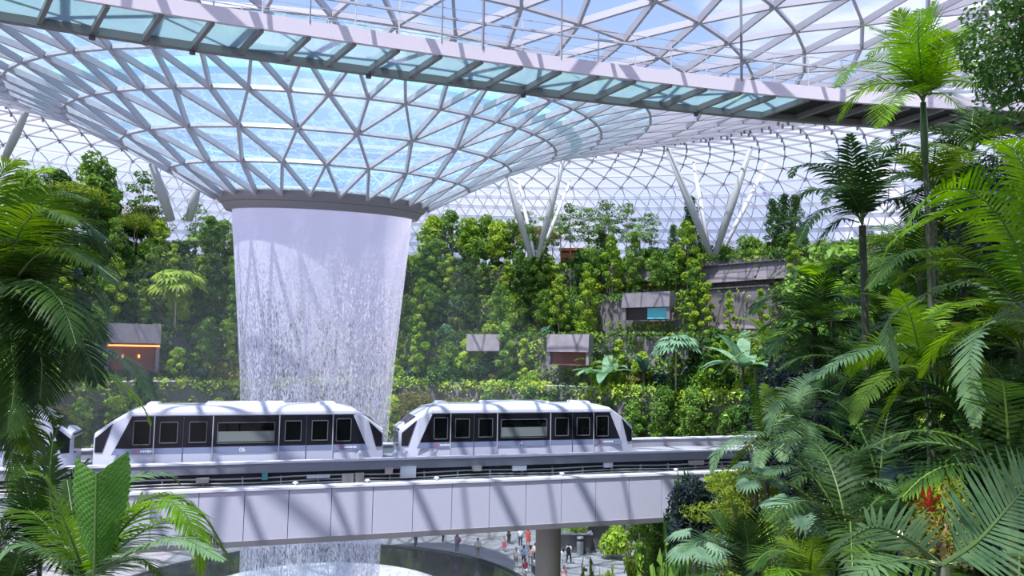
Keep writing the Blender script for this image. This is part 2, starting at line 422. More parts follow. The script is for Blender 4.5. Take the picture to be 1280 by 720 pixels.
# ------------------------------------------------------------------ waterfall
def water_material(name, dense):
    m = bpy.data.materials.new(name); m.use_nodes = True; MATS[name] = m
    nt = m.node_tree; nt.nodes.clear(); o = nt.nodes.new('ShaderNodeOutputMaterial')
    tc = nt.nodes.new('ShaderNodeTexCoord')
    sep = nt.nodes.new('ShaderNodeSeparateXYZ'); nt.links.new(tc.outputs['Object'], sep.inputs[0])
    def nz(scale, sz, det):
        mp = nt.nodes.new('ShaderNodeMapping'); mp.inputs['Scale'].default_value = (scale, scale, sz)
        n = nt.nodes.new('ShaderNodeTexNoise'); n.inputs['Scale'].default_value = 1; n.inputs['Detail'].default_value = det
        nt.links.new(tc.outputs['Object'], mp.inputs[0]); nt.links.new(mp.outputs[0], n.inputs['Vector']); return n.outputs['Fac']
    def rng(v, a, b, c, d):
        r = nt.nodes.new('ShaderNodeMapRange'); nt.links.new(v, r.inputs['Value'])
        for k, x in zip(('From Min', 'From Max', 'To Min', 'To Max'), (a, b, c, d)): r.inputs[k].default_value = x
        return r.outputs[0]
    def mth(op, a, b_):
        n = nt.nodes.new('ShaderNodeMath'); n.operation = op; n.use_clamp = False
        for i, v in enumerate((a, b_)):
            if isinstance(v, float): n.inputs[i].default_value = v
            else: nt.links.new(v, n.inputs[i])
        return n.outputs[0]
    broad = rng(nz(0.9, 0.05, 2), 0.35, 0.65, -0.12, 0.12)
    streak = rng(nz(7, 0.35, 4), 0.35, 0.65, -0.35, 0.30)
    drops = rng(nz(11, 4.0, 3), 0.40, 0.60, -0.55, 0.35)
    zf = rng(sep.outputs['Z'], 0.0, 27.0, 0.0, 1.0)
    base = rng(sep.outputs['Z'], 14.0, 26.5, 0.40 * dense, 1.05 * dense)
    calm = rng(sep.outputs['Z'], 21.0, 25.0, 1.0, 0.12)
    v = mth('ADD', mth('ADD', streak, drops), 0.0)
    v = mth('MULTIPLY', v, calm)
    v = mth('ADD', mth('ADD', v, broad), base)
    cl = nt.nodes.new('ShaderNodeClamp'); nt.links.new(v, cl.inputs[0]); cl.inputs['Min'].default_value = 0.03; cl.inputs['Max'].default_value = 0.95
    t = nt.nodes.new('ShaderNodeBsdfTransparent'); t.inputs[0].default_value = (0.97, 0.97, 1, 1)
    d = nt.nodes.new('ShaderNodeBsdfDiffuse'); d.inputs[0].default_value = (0.90, 0.88, 0.98, 1)
    tr = nt.nodes.new('ShaderNodeBsdfTranslucent'); tr.inputs[0].default_value = (0.90, 0.88, 0.98, 1)
    dm = nt.nodes.new('ShaderNodeMixShader'); dm.inputs[0].default_value = 0.5
    nt.links.new(d.outputs[0], dm.inputs[1]); nt.links.new(tr.outputs[0], dm.inputs[2])
    ms = nt.nodes.new('ShaderNodeMixShader'); nt.links.new(cl.outputs[0], ms.inputs[0])
    nt.links.new(t.outputs[0], ms.inputs[1]); nt.links.new(dm.outputs[0], ms.inputs[2]); nt.links.new(ms.outputs[0], o.inputs[0])
water_material('falling_water', 1.0)
water_material('falling_spray', 0.35)
wf = [(6.25, 28.3), (6.22, 27.2), (6.1, 25.5), (5.9, 23.5), (5.68, 21.0), (5.45, 18.5), (5.2, 15.5), (5.02, 12.5), (4.85, 9.0), (4.7, 5.0), (4.6, -1.2)]
fall = thing('waterfall', 'tall round curtain of white water falling from the roof funnel', 'waterfall', (CX, CY, 0))
def fallmb(sc, nseg=160):
    b = MB(); prof = []
    for (r0, z0), (r1, z1) in zip(wf[:-1], wf[1:]):
        for t in (0, .25, .5, .75): prof.append(((r0 + (r1 - r0) * t) * sc, z0 + (z1 - z0) * t))
    prof.append((wf[-1][0] * sc, wf[-1][1])); k0 = len(b.v); b.lathe(prof, n=nseg)
    b.v = [(x, y, z + (TA * x + TB * y if z > 24 else (TA * x + TB * y) * max(0, (z - 10) / 14))) for x, y, z in b.v]
    return b
fallmb(1.0).build('water_curtain', 'falling_water', fall, True)
fallmb(0.93).build('inner_spray', 'falling_spray', fall, True)

# ------------------------------------------------------------------ world, sun
w = bpy.data.worlds.new('world'); scene.world = w; w.use_nodes = True
nt = w.node_tree; bg = nt.nodes['Background']
tc = nt.nodes.new('ShaderNodeTexCoord')
mp = nt.nodes.new('ShaderNodeMapping'); mp.inputs['Scale'].default_value = (1.6, 1.6, 4.2)
n1 = nt.nodes.new('ShaderNodeTexNoise'); n1.inputs['Scale'].default_value = 1.9; n1.inputs['Detail'].default_value = 8; n1.inputs['Roughness'].default_value = 0.55
nt.links.new(tc.outputs['Generated'], mp.inputs[0]); nt.links.new(mp.outputs[0], n1.inputs['Vector'])
cr = nt.nodes.new('ShaderNodeMapRange'); cr.inputs['From Min'].default_value = 0.50; cr.inputs['From Max'].default_value = 0.68
nt.links.new(n1.outputs['Fac'], cr.inputs['Value'])
sp = nt.nodes.new('ShaderNodeSeparateXYZ'); nt.links.new(tc.outputs['Generated'], sp.inputs[0])
gr = nt.nodes.new('ShaderNodeValToRGB'); el = gr.color_ramp.elements
el[0].position = 0.0; el[0].color = (0.80, 0.86, 1.0, 1); el[1].position = 0.75; el[1].color = (0.23, 0.39, 0.84, 1)
e = el.new(0.30); e.color = (0.40, 0.56, 0.95, 1)
nt.links.new(sp.outputs['Z'], gr.inputs[0])
mx = nt.nodes.new('ShaderNodeMix'); mx.data_type = 'RGBA'; mx.inputs['B'].default_value = (1.05, 1.05, 1.12, 1)
nt.links.new(cr.outputs[0], mx.inputs['Factor']); nt.links.new(gr.outputs[0], mx.inputs['A']); nt.links.new(mx.outputs['Result'], bg.inputs[0])
bg.inputs[1].default_value = 0.90
sl = bpy.data.lights.new('sun', 'SUN'); sl.energy = 7.4; sl.angle = math.radians(0.7); sl.color = (1.0, 0.95, 0.90)
so = bpy.data.objects.new('sun', sl); col.objects.link(so)
SUN = Vector((0.22, 0.34, -0.915)).normalized()
so.rotation_euler = SUN.to_track_quat('-Z', 'Y').to_euler()
scene.view_settings.view_transform = 'Standard'; scene.view_settings.look = 'None'
scene.view_settings.exposure = 0.36; scene.view_settings.gamma = 1.0
cy = scene.cycles
cy.transparent_max_bounces = 24; cy.max_bounces = 7; cy.diffuse_bounces = 3; cy.glossy_bounces = 3; cy.transmission_bounces = 4
cy.sample_clamp_indirect = 6.0
# ------------------------------------------------------------------ ground, plaza, basin
b = MB(); b.lathe([(16.0, 0), (30, 0), (45, 0), (80, 0)], c=(-13.4, 55.3, 0), n=64)
structure(b.build('floor', 'paving'), 'grey paved plaza around the round basin')
pool = thing('basin', 'round dark stone basin with a pale centre under the waterfall', 'basin', (-13.4, 55.3, 0))
b = MB(); b.lathe([(16.0, -.3), (16.0, 0.10), (15.75, 0.10), (15.7, -0.02), (9.95, -0.02)], n=96); b.build('stone_channel', 'basin_stone', pool)
b = MB(); b.lathe([(9.95, -.02), (9.9, .05), (9.7, .06), (9.4, -.1), (7, -.8), (0.01, -1.6)], n=96); b.build('pale_bowl', 'acrylic_basin', pool, True)
b = MB()
for k in range(48):
    a0, a1 = 2 * PI * k / 48, 2 * PI * (k + 1) / 48
    p, q = [Vector((16.5 * math.cos(a), 16.5 * math.sin(a), 0)) for a in (a0, a1)]
    b.add([p, q, q + Vector((0, 0, 1.05)), p + Vector((0, 0, 1.05))], [(0, 1, 2, 3)])
b.build('glass_balustrade', 'rail_glass', pool)
# outside ground far beyond the glass
b = MB(); b.lathe([(72, -0.05), (400, -0.05)], c=(CX, CY, 0), n=48)
structure(b.build('ground', 'slab_stone'), 'ground outside the glass dome')

# ------------------------------------------------------------------ guideway for the trains
U = Vector((math.sin(math.radians(72)), math.cos(math.radians(72)), 0)); N = Vector((-U.y, U.x, 0))   # N points away from the viewer
UP = Vector((0, 0, 1)); AX = (U, N, UP)
G0 = Vector((-5.2, 31.2, H))          # a point on the outer face of the near girder
def gp(t, n, z): return G0 + U * t + N * n + Vector((0, 0, z))
T0, T1 = -34.0, 30.0
guide = thing('train_guideway', 'long two-lane elevated train guideway with white panelled side', 'guideway', gp(0, 0, -5.2))
def gbox(t0, t1, n0, n1, z0, z1, name, m):
    b = MB(); b.box(gp((t0 + t1) / 2, (n0 + n1) / 2, (z0 + z1) / 2), (t1 - t0, n1 - n0, z1 - z0), AX)
    o = b.build(name, m, origin=gp((t0 + t1) / 2, (n0 + n1) / 2, (z0 + z1) / 2)); o.parent = guide
    o.matrix_parent_inverse = Matrix.Translation(-Vector(guide.location)); return o
# white panels with open joints, one part each
P0 = -6.64
pan = None
for k in range(-17, 23):
    a = P0 + k * 1.61
    if a < T0 or a > 22: continue
    b = MB()
    z0, z1 = -7.15, -5.30
    b.prism([(0.012, 0.02, z0), (1.598, 0.02, z0), (1.598, 0, z1), (0.012, 0, z1)], (0, 0.14, 0))
    if pan is None: pan = b.mesh('side_panel', 'concrete_light')
    o = bpy.data.objects.new('side_panel', pan); col.objects.link(o); o.parent = guide
    mw = Matrix((( U.x, N.x, 0, 0), (U.y, N.y, 0, 0), (0, 0, 1, 0), (0, 0, 0, 1))); p = gp(a, 0, 0); mw.translation = p
    o.matrix_parent_inverse = Matrix.Translation(-Vector(guide.location)); o.matrix_basis = mw
gbox(T0, 24, 0.12, 0.30, -7.2, -5.25, 'girder_web', 'panel_joint')
gbox(T0, 24, -0.05, 0.42, -5.28, -5.19, 'top_rim', 'rim_white')
b = MB(); b.prism([gp(T0, 0.0, -7.13), gp(T0, 0.05, -7.36), gp(T0, 6.2, -7.36), gp(T0, 6.2, -7.13)], U * (24 - T0))
o = b.build('underside', 'girder_under'); o.parent = guide; o.matrix_parent_inverse = Matrix.Translation(-Vector(guide.location))
gbox(T0, T1 + 12, 0.30, 4.6, -6.6, -6.35, 'near_trough_floor', 'guideway_dark')
gbox(T0, T1 + 12, 1.0, 1.35, -6.35, -6.05, 'running_plinth', 'guideway_grey')
gbox(T0, T1 + 12, 3.1, 3.45, -6.35, -6.05, 'running_plinth', 'guideway_grey')
gbox(T0, T1 + 12, 1.9, 2.15, -6.35, -5.98, 'guide_rail', 'guideway_dark')
gbox(T0, T1 + 12, 4.75, 5.0, -7.2, -5.28, 'far_beam_web', 'guideway_dark')
gbox(T0, T1 + 12, 4.42, 4.62, -5.28, -4.88, 'far_lane_parapet', 'guideway_grey')
gbox(T0, T1 + 12, 4.38, 4.85, -4.88, -4.80, 'parapet_cap', 'rim_white')
gbox(T0, T1 + 12, 4.85, 9.4, -5.45, -5.15, 'far_lane_deck', 'guideway_grey')
gbox(T0, T1 + 12, 9.0, 9.4, -5.15, -4.72, 'back_parapet', 'guideway_grey')
gbox(T0, T1 + 12, 8.95, 9.45, -4.72, -4.65, 'back_parapet_cap', 'rim_white')
# pipes and cables along the trough
b = MB()
for n_, z_, r_ in ((4.55, -5.50, .035), (4.5, -5.68, .03), (4.5, -5.82, .05)):
    b.tube([gp(t, n_, z_ + 0.03 * math.sin(t * .9 + n_ * 9)) for t in np.arange(T0, T1 + 10, 1.0)], r_, 6)
o = b.build('cable_run', 'cable_pale'); o.parent = guide; o.matrix_parent_inverse = Matrix.Translation(-Vector(guide.location))
b = MB(); b.box((0, 0, 0), (.05, .16, .42), AX); cbm = b.mesh('cable_bracket', 'rail_steel')
for k in range(4, 44):
    o = link('cable_bracket', cbm, guide, gp(T0 + k * 1.6, 4.6, -5.66) - Vector(guide.location))
def npl(px, n):   # t along the guideway for a pixel column at offset n
    k = (px - 640) / 960.0; p = G0 + N * n
    return (p.x - k * p.y) / (k * U.y - U.x)
def gitem(px, py, wpx, hpx, label, m, dep=.18):
    n = 4.5; t = npl(px, n); g = gp(t, n, 0); c = at(px, py, g.y); k = g.y / 960
    size = (wpx * k * 1.03, dep, hpx * k)
    b = MB(); b.box((0, 0, 0), size, AX); b.box(Vector((0, 0, size[2] / 2 + .012)), (size[0] * 1.06, size[1] * 1.1, .024), AX)
    o = b.build('equipment_box', m); o.location = c; tag(o, label, 'equipment box'); return o
for a_ in [
    (434.5, 600, 13, 14, 'cream cable box in the track trough, wider of the cream pair', 'cream_box'),
    (449.5, 598, 9.5, 12, 'narrower cream cable box just right of its twin in the track trough', 'cream_box'),
    (486, 589, 9, 7, 'small beige junction box left of the white box in the trough', 'cream_box'),
    (510, 590.5, 18.5, 13, 'large bright white equipment box on the guideway', 'white_box'),
    (331, 595.5, 6.5, 8, 'small teal sign plate on the guideway cables below the first car', 'teal_plate'),
    (253, 601, 14, 5, 'small pale cable box below the second doors of the first car', 'cream_box'),
    (596, 586, 11, 5, 'pale cable joint box on the guideway below the second car', 'cream_box'),
    (649, 585.5, 17, 5, 'flat white joint box below the middle of the second car', 'white_box'),
    (760, 581.5, 11, 5, 'flat white joint box below the far end of the second car', 'white_box'),
    (870, 578.5, 19, 5, 'flat joint box on the guideway beside the shrubs at its right end', 'cream_box')]: gitem(*a_)
t = npl(398, 4.1); b = MB()
b.box(at(398, 595.5, gp(t, 4.5, 0).y), (1.0, .1, .15), AX); tag(b.build('cable_tray', 'white_steel'), 'white horizontal cable tray left of the cream boxes', 'cable tray')
for px, lab in ((378, 'small white sensor on the girder rim below the first car'), (466, 'small white sensor on the girder rim beside the cream boxes'),
                (551, 'small white sensor on the girder rim left of the round column'), (705, 'small white sensor on the girder rim right of the round column'), (845, 'small white sensor at the right end of the girder rim')):
    t = npl(px, .2); b = MB(); b.tube([(0, 0, 0), (0, 0, .10)], .03, 8); b.tube([(0, 0, .10), (0, 0, .13), (0, 0, .17)], [.10, .11, .05], 10)
    o = b.build('sensor', 'white_steel'); o.location = gp(t, .2, -5.19); tag(o, lab, 'sensor')
for px, lab in ((456, 'white signal cone on the parapet under the first car'), (500, 'white signal cone on the parapet in the gap between cars'),
                (512, 'short post lamp on the parapet below the second car nose'), (549, 'white signal cone on the parapet under the second car window')):
    t = npl(px, 4.6); b = MB(); b.tube([(0, 0, 0), (0, 0, .22)], .035, 8); b.tube([(0, 0, .20), (0, 0, .25), (0, 0, .36)], [.13, .12, .03], 10)
    o = b.build('signal_lamp', 'white_steel'); o.location = gp(t, 4.6, -4.80); tag(o, lab, 'signal lamp')
# round column below
cp = thing('support_column', 'thick round taupe column under the guideway', 'column', (1.85, 36.2, 0))
b = MB(); b.lathe([(.58, 0.0), (.58, H - 7.36)], n=40); b.build('shaft', 'column_taupe', cp, True)
b = MB(); b.lathe([(.75, 0.0), (.75, .12), (.6, .16)], n=40); b.build('base_ring', 'girder_under', cp)
# second column hidden at left behind the palms
c2 = copy_tree(cp); c2.location = gp(-24, 3, 0) * 1.0; c2.location.z = 0; c2['label'] = 'round taupe column behind the lower left palms'
c2['group'] = 'guideway columns'; cp['group'] = 'guideway columns'

# ------------------------------------------------------------------ train cars
L, W = 12.4, 2.7
def car(label, number, seed):
    rr = random.Random(seed)
    root = thing('train_car', label, 'train car', group='train cars on the elevated guideway')
    # stations along the car: x, half width, height, floor
    st = [(0.0, .80, 1.00), (0.06, 1.02, 1.15), (0.85, 1.27, 1.72), (1.45, 1.35, 2.10), (1.95, 1.35, 2.22), (2.6, 1.35, 2.27)]
    st = st + [(L - a, b_, c_) for a, b_, c_ in reversed(st)]
    rows = []
    for x, hw, h in st:
        eave = min(h - .10, 1.98) if h > 1.5 else h - .14
        half_ = [(hw, -.45), (hw, .0), (hw, eave * .5), (hw, eave - .06), (hw * .985, eave + .03), (hw * .93, eave + (h - eave) * .5), (hw * .80, eave + (h - eave) * .82), (hw * .55, h - .01), (0, h)]
        prof = [(y, z) for y, z in half_]; prof += [(-y, z) for y, z in reversed(half_[:-1])]
        rows.append([Vector((x, -y, z)) for y, z in prof])
    b = MB(); b.sheet(rows)
    n = len(rows[0])
    for r in (rows[0], rows[-1]): b.add(r, [tuple(range(n))])
    b.build('body', 'car_paint', root, False)
    Yf = -1.35
    def sidepoly(poly, y, d, m, name, par=root, both=True):
        b = MB(); b.prism([(x, y, z) for x, z in poly], (0, d, 0))
        o_ = b.build(name, m, par)
        if both and par is root:
            b = MB(); b.prism([(x, -y, z) for x, z in poly], (0, -d, 0)); b.build(name, m, par)
        return o_
    sidepoly([(.92, .47), (L - .92, .47), (L - 1.52, 1.83), (1.52, 1.83)], Yf - .02, .03, 'car_band', 'window_band')
    sidepoly([(.78, .20), (L - .78, .20), (L - .91, .462), (.91, .462)], Yf - .03, .03, 'car_stripe', 'grey_stripe')
    b = MB()
    for sgn in (-1, 1):
        b.box((L / 2, sgn * 1.345, 1.93), (L - 2.9, .05, .12))
    b.build('cant_rail', 'car_white', root)
    # doors: two pairs; door leaf > window
    for x0 in (2.42, 3.60, 7.62, 8.80):
        d = sidepoly([(x0 + .02, -.32), (x0 + 1.15, -.32), (x0 + 1.15, .195), (x0 + .02, .195)], Yf - .03, .03, 'car_lower', 'door')
        sidepoly([(x0 + .03, .47), (x0 + 1.14, .47), (x0 + 1.14, 1.80), (x0 + .03, 1.80)], Yf - .034, .02, 'car_band', 'door_panel', d)
        b = MB()
        for (a_, b_, c_, e_) in ((x0 + .22, x0 + .95, .66, .70), (x0 + .22, x0 + .95, 1.55, 1.58), (x0 + .22, x0 + .25, .66, 1.58), (x0 + .92, x0 + .95, .66, 1.58)):
            b.box(((a_ + b_) / 2, Yf - .05, (c_ + e_) / 2), (b_ - a_, .03, e_ - c_))
        b.build('window_frame', 'car_frame', d)
        sidepoly([(x0 + .26, .71), (x0 + .91, .71), (x0 + .91, 1.54), (x0 + .26, 1.54)], Yf - .045, .01, 'car_glass', 'pane', d, False)
    for x in (2.42, 4.79, 7.60, 9.97):
        sidepoly([(x - .02, -.34), (x + .02, -.34), (x + .02, 1.83), (x - .02, 1.83)], Yf - .045, .03, 'rail_steel', 'door_post')
    for x in (3.59, 8.79):
        sidepoly([(x - .012, -.34), (x + .012, -.34), (x + .012, 1.80), (x - .012, 1.80)], Yf - .042, .02, 'car_seam', 'door_seam')
    # windows
    for (a_, b_, c_, e_) in ((5.0, 7.38, .64, 1.50), (1.62, 2.25, .64, 1.62), (L - 2.25, L - 1.62, .64, 1.62)):
        b = MB()
        for q in ((a_, b_, c_ - .035, c_), (a_, b_, e_, e_ + .03), (a_ - .03, a_, c_, e_), (b_, b_ + .03, c_, e_)):
            b.box(((q[0] + q[1]) / 2, Yf - .03, (q[2] + q[3]) / 2), (q[1] - q[0], .03, q[3] - q[2]))
        f = b.build('window', 'car_frame', root)
        sidepoly([(a_, c_), (b_, c_), (b_, e_), (a_, e_)], Yf - .025, .005, 'car_glass', 'pane', f, False)
    b = MB(); b.prism([(5.0, Yf - .028, .68), (7.38, Yf - .028, .68), (7.38, Yf - .028, 1.13), (5.0, Yf - .028, 1.13)], (0, .003, 0))
    b.build('screen_film', 'interior_grey', root)
    # seat row seen dimly through the glass
    # nose windows on the oblique faces at both ends
    def nose(sg, x_of):
        for ysg in (-1, 1):
            pts = [(.09, .28, 1.045), (.09, .92, 1.045), (.80, 1.60, 1.27), (.74, 1.52, 1.262), (.50, .28, 1.175)]
            b = MB()
            poly = [(x_of(a), ysg * (c_ + .02), z_) for a, z_, c_ in [(.10, .30, 1.04), (.10, .90, 1.04), (.78, 1.52, 1.255), (.40, .30, 1.14)]]
            b.prism(poly, (0, -ysg * .02, 0)); b.build('nose_window', 'car_band', root)
        # wind screen on the slanted end
        pts = [(0.03, -.75, .98), (0.03, .75, .98), (.80, .95, 1.66), (.80, -.95, 1.66)]
        b = MB(); b.prism([(x_of(x - .06), y, z + .04) for x, y, z in pts], (x_of(.03) - x_of(0), 0, -.02)); b.build('windscreen', 'car_band', root)
        pts = [(-.012, -.7, .25), (-.012, .7, .25), (-.012, .74, .92), (-.012, -.74, .92)]
        b = MB(); b.prism([(x_of(x), y, z) for x, y, z in pts], (x_of(.02) - x_of(0), 0, 0)); b.build('end_window', 'car_band', root)
    nose(1, lambda x: x); nose(-1, lambda x: L - x)
    # roof units
    for x0, x1 in ((1.9, 2.5), (4.3, 7.9), (9.2, 10.2)):
        b = MB(); b.prism([(x0, -.55, 2.20), (x1, -.55, 2.20), (x1 - .12, -.50, 2.36), (x0 + .12, -.50, 2.36)], (0, 1.1, 0)); b.build('roof_unit', 'car_white', root)
    b = MB()
    for x in (1.1, 2.6, 9.8, 11.3): b.tube([(x, -1.15, -.62), (x, -.85, -.62)], .42, 16); b.tube([(x, .85, -.62), (x, 1.15, -.62)], .42, 16)
    b.build('tyres', 'rubber', root)
    b = MB(); b.box((L / 2, 0, -.5), (L - 1.2, 2.0, .3)); b.build('underframe', 'guideway_dark', root)
    # markings
    def digits(txt, x, z, h):
        cu = bpy.data.curves.new('number', 'FONT'); cu.body = txt; cu.size = h; cu.extrude = .003; cu.align_x = 'CENTER'
        tmp = bpy.data.objects.new('tmp', cu); col.objects.link(tmp)
        dg = bpy.context.evaluated_depsgraph_get(); me = bpy.data.meshes.new_from_object(tmp.evaluated_get(dg)); bpy.data.objects.remove(tmp)
        me.materials.clear(); me.materials.append(MATS['letter_white'])
        o = bpy.data.objects.new('number', me); col.objects.link(o); o.parent = root
        o.location = (x, Yf - .03, z); o.rotation_euler = (PI / 2, 0, 0)
    if number: digits(number, 6.05 if number == '06' else 6.0, .235, .26)
    for x in (1.75, 10.35):
        b = MB(); b.box((x, Yf - .03, .34), (.13, .01, .14)); b.build('logo_mark', 'logo_red', root)
        b = MB()
        for k_ in range(6): b.box((x + .2 + k_ * .095, Yf - .03, .335), (.07, .01, .07 + .02 * (k_ % 2)))
        b.build('logo_lettering', 'letter_white', root)
    return root
BZ = -4.80 + .38
def put_car(root, t_px_left, extra=0):
    pass
NEAR0 = Vector((-17.9, 32.8, H))
def place(root, t):
    root.location = NEAR0 + U * t + N * 1.35 + Vector((0, 0, -4.80 + .10))
    root.rotation_euler = (0, 0, math.atan2(U.y, U.x))
c1 = car('silver train car numbered 06 on the guideway in front of the waterfall', '06', 1); place(c1, .25)
c2_ = car('silver train car right of the waterfall, leading car of the train', '09', 2); place(c2_, L + .98)
c3 = car('silver train car mostly hidden behind the palms at the left edge', None, 3); place(c3, -L - .5)

# ------------------------------------------------------------------ overhead glass bridge
ZB = H + 11.6
near = [(-260, -62), (-120, -40), (95, 0), (200, 16.5), (320, 35), (480, 58.5), (640, 81), (800, 100.5), (960, 119), (1050, 127), (1177, 136), (1265, 139.5), (1400, 141)]
npts = [onz(x, y, ZB) for x, y in near]
# resample by arclength
def resample(pts, step):
    out = [pts[0]]; acc = 0
    seg = [(b_ - a_).length for a_, b_ in zip(pts[:-1], pts[1:])]; tot = sum(seg); n = int(tot / step)
    for i in range(n + 1):
        s_ = i * tot / n; j = 0
        while j < len(seg) - 1 and s_ > seg[j]: s_ -= seg[j]; j += 1
        out.append(pts[j].lerp(pts[j + 1], min(1, s_ / seg[j])))
    return out[1:]
npt = resample(npts, 1.62)
# smooth
for _ in range(6): npt = [npt[0]] + [(npt[i - 1] + npt[i] * 2 + npt[i + 1]) / 4 for i in range(1, len(npt) - 1)] + [npt[-1]]
BW = 2.95
def bperp(i):
    t = (npt[min(i + 1, len(npt) - 1)] - npt[max(i - 1, 0)]).normalized(); return t, Vector((-t.y, t.x, 0))
fpt = [npt[i] + bperp(i)[1] * BW - bperp(i)[0] * .75 for i in range(len(npt))]
br = thing('canopy_bridge', 'long glass-floored footbridge hanging overhead below the roof', 'footbridge', npt[len(npt) // 2])
def bpart(b, name, m):
    o = b.build(name, m); o.parent = br; o.matrix_parent_inverse = Matrix.Translation(-Vector(br.location)); return o
b1, b2, b3, b4, b5, b6 = MB(), MB(), MB(), MB(), MB(), MB()
V3 = Vector
for i in range(len(npt) - 1):
    p, q, fp_, fq = npt[i], npt[i + 1], fpt[i], fpt[i + 1]
    t, pr = bperp(i)
    b1.prism([p, p + V3((0, 0, .58)), p + V3((0, 0, .58)) + pr * .16, p + pr * .16], q - p)
    b2.prism([fp_ - pr * .30 + V3((0, 0, -.14)), fp_ + V3((0, 0, -.14)), fp_ + V3((0, 0, .32)), fp_ - pr * .30 + V3((0, 0, .32))], fq - fp_)
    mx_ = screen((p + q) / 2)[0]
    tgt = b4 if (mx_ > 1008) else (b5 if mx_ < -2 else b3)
    zz = V3((0, 0, .16))
    tgt.add([p + zz, q + zz, fq + zz, fp_ + zz, p + zz * 1.4, q + zz * 1.4, fq + zz * 1.4, fp_ + zz * 1.4], [(0, 1, 2, 3), (4, 7, 6, 5)])
for i in range(len(npt)):
    cb = MB(); t, pr = bperp(i); dg_ = t * 0.0
    cb.bar(npt[i] + pr * .1 + V3((0, 0, .04)), fpt[i] - pr * .15 + V3((0, 0, .04)), .15, .26, UP)
    bpart(cb, 'cross_beam', 'bridge_beam')
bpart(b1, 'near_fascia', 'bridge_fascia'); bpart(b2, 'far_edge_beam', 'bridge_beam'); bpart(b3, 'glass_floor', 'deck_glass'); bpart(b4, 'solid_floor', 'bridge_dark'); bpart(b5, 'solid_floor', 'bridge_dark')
for nm, line, off_ in (('near_railing', npt, .08), ('far_railing', fpt, -.08)):
    rl = MB(); posts = MB()
    for i in range(len(line) - 1):
        pr = bperp(i)[1] * off_; p, q = line[i] + pr, line[i + 1] + pr
        for hz, w_ in ((1.95, .03), (1.55, .085 if nm == 'near_railing' else .05), (1.15, .02), (.85, .02)):
            rl.bar(p + V3((0, 0, hz)), q + V3((0, 0, hz)), w_, w_, UP)
        posts = MB(); posts.bar(p + V3((0, 0, .4)), p + V3((0, 0, 1.95)), .045, .045, (0, 1, 0)); bpart(posts, 'rail_post', 'rail_steel')
    o = bpart(rl, nm, 'rail_steel')
for px in (185, 402, 542, 601, 697, 932):
    i = min(range(len(npt)), key=lambda k: abs(screen(npt[k])[0] - px))
    b = MB(); p = npt[i]; rr_ = .03 if px not in (601, 932) else .055
    dx, dy = p.x - CX, p.y - CY; r = math.hypot(dx, dy) / S
    zt = np.interp(r, [a for a, _ in PROF], [z for _, z in PROF]) * S + TA * dx + TB * dy + H
    b.tube([p + V3((0, 0, .5)), V3((p.x, p.y, zt))], rr_, 6); bpart(b, 'hanger_rod', 'rod_grey')
for px in (87, 232, 455, 659, 887):
    i = min(range(len(fpt)), key=lambda k: abs(screen(fpt[k])[0] - px)); b = MB(); p = fpt[i] + V3((0, 0, -.14)) - bperp(i)[1] * .15
    b.tube([p, p - V3((0, 0, .14))], [.10, .12], 10); bpart(b, 'spotlight', 'black_rod')

# ------------------------------------------------------------------ raking pillars below the roof
def pillar(a, b_, r, m, label, d):
    p, q = at(a[0], a[1], d[0]), at(b_[0], b_[1], d[1])
    o_ = thing('raking_pillar', label, 'pillar', p, group='raking steel pillars under the roof')
    b = MB(); mid = (p + q) / 2
    b.tube([p - p, mid - p, q - p], [r * .75, r, r * .62], 14); b.build('shaft', m, o_, True)
    b = MB(); dd = (q - p).normalized(); b.tube([q - p - dd * .25, q - p + dd * .35], [r * .62, r * .25], 12); b.build('head_joint', 'node_steel', o_)
for a, c_, r, m, lab, d in [
    ((664, 322), (633, 218), .46, 'pillar_steel', 'grey raking pillar leaning left, right of the funnel', (100, 98)),
    ((672, 322), (704, 200), .46, 'pillar_steel', 'grey raking pillar leaning right, beside the orange kiosk', (100, 98)),
    ((668, 320), (648, 224), .26, 'white_steel', 'thin white raking pillar behind the left grey pair', (103, 106)),
    ((676, 318), (712, 228), .26, 'white_steel', 'thin white raking pillar leaning right behind the left grey pair', (103, 106)),
    ((888, 318), (835, 188), .46, 'pillar_steel', 'grey raking pillar leaning left above the hedge', (92, 90)),
    ((894, 318), (938, 186), .48, 'pillar_steel', 'grey raking pillar leaning right above the hedge', (92, 90)),
    ((887, 316), (867, 205), .30, 'white_steel', 'thin white raking pillar between the pair above the hedge', (95, 98)),
    ((902, 316), (960, 202), .32, 'white_steel', 'thin white raking pillar furthest right above the hedge', (95, 99)),
    ((214, 275), (190, 205), .60, 'pillar_steel', 'thick grey raking pillar left of the waterfall collar', (88, 84)),
    ((236, 275), (248, 232), .55, 'pillar_steel', 'short grey raking pillar beside the waterfall collar', (90, 88)),
    ((5, 200), (34, 137), .42, 'pillar_steel', 'grey raking pillar at the left edge below the funnel', (76, 72))]:
    pillar(a, c_, r, m, lab, d)
# building outside seen through the glass
bo = thing('white_building', 'white building outside the glass seen between the right palms', 'building', at(1096, 300, 190) - V3((0, 0, 0)))
b = MB(); b.box((0, 0, -2), (10, 8, 40)); b.box((-6, -1, -6), (7, 6, 18)); b.build('tower_walls', 'building_white', bo)
b = MB()
for k in range(6): b.box((-7 + (k % 3) * 2, -4.1, 1 - (k // 3) * 3.4), (1.2, .1, 1.6))
b.build('windows', 'building_window', bo)
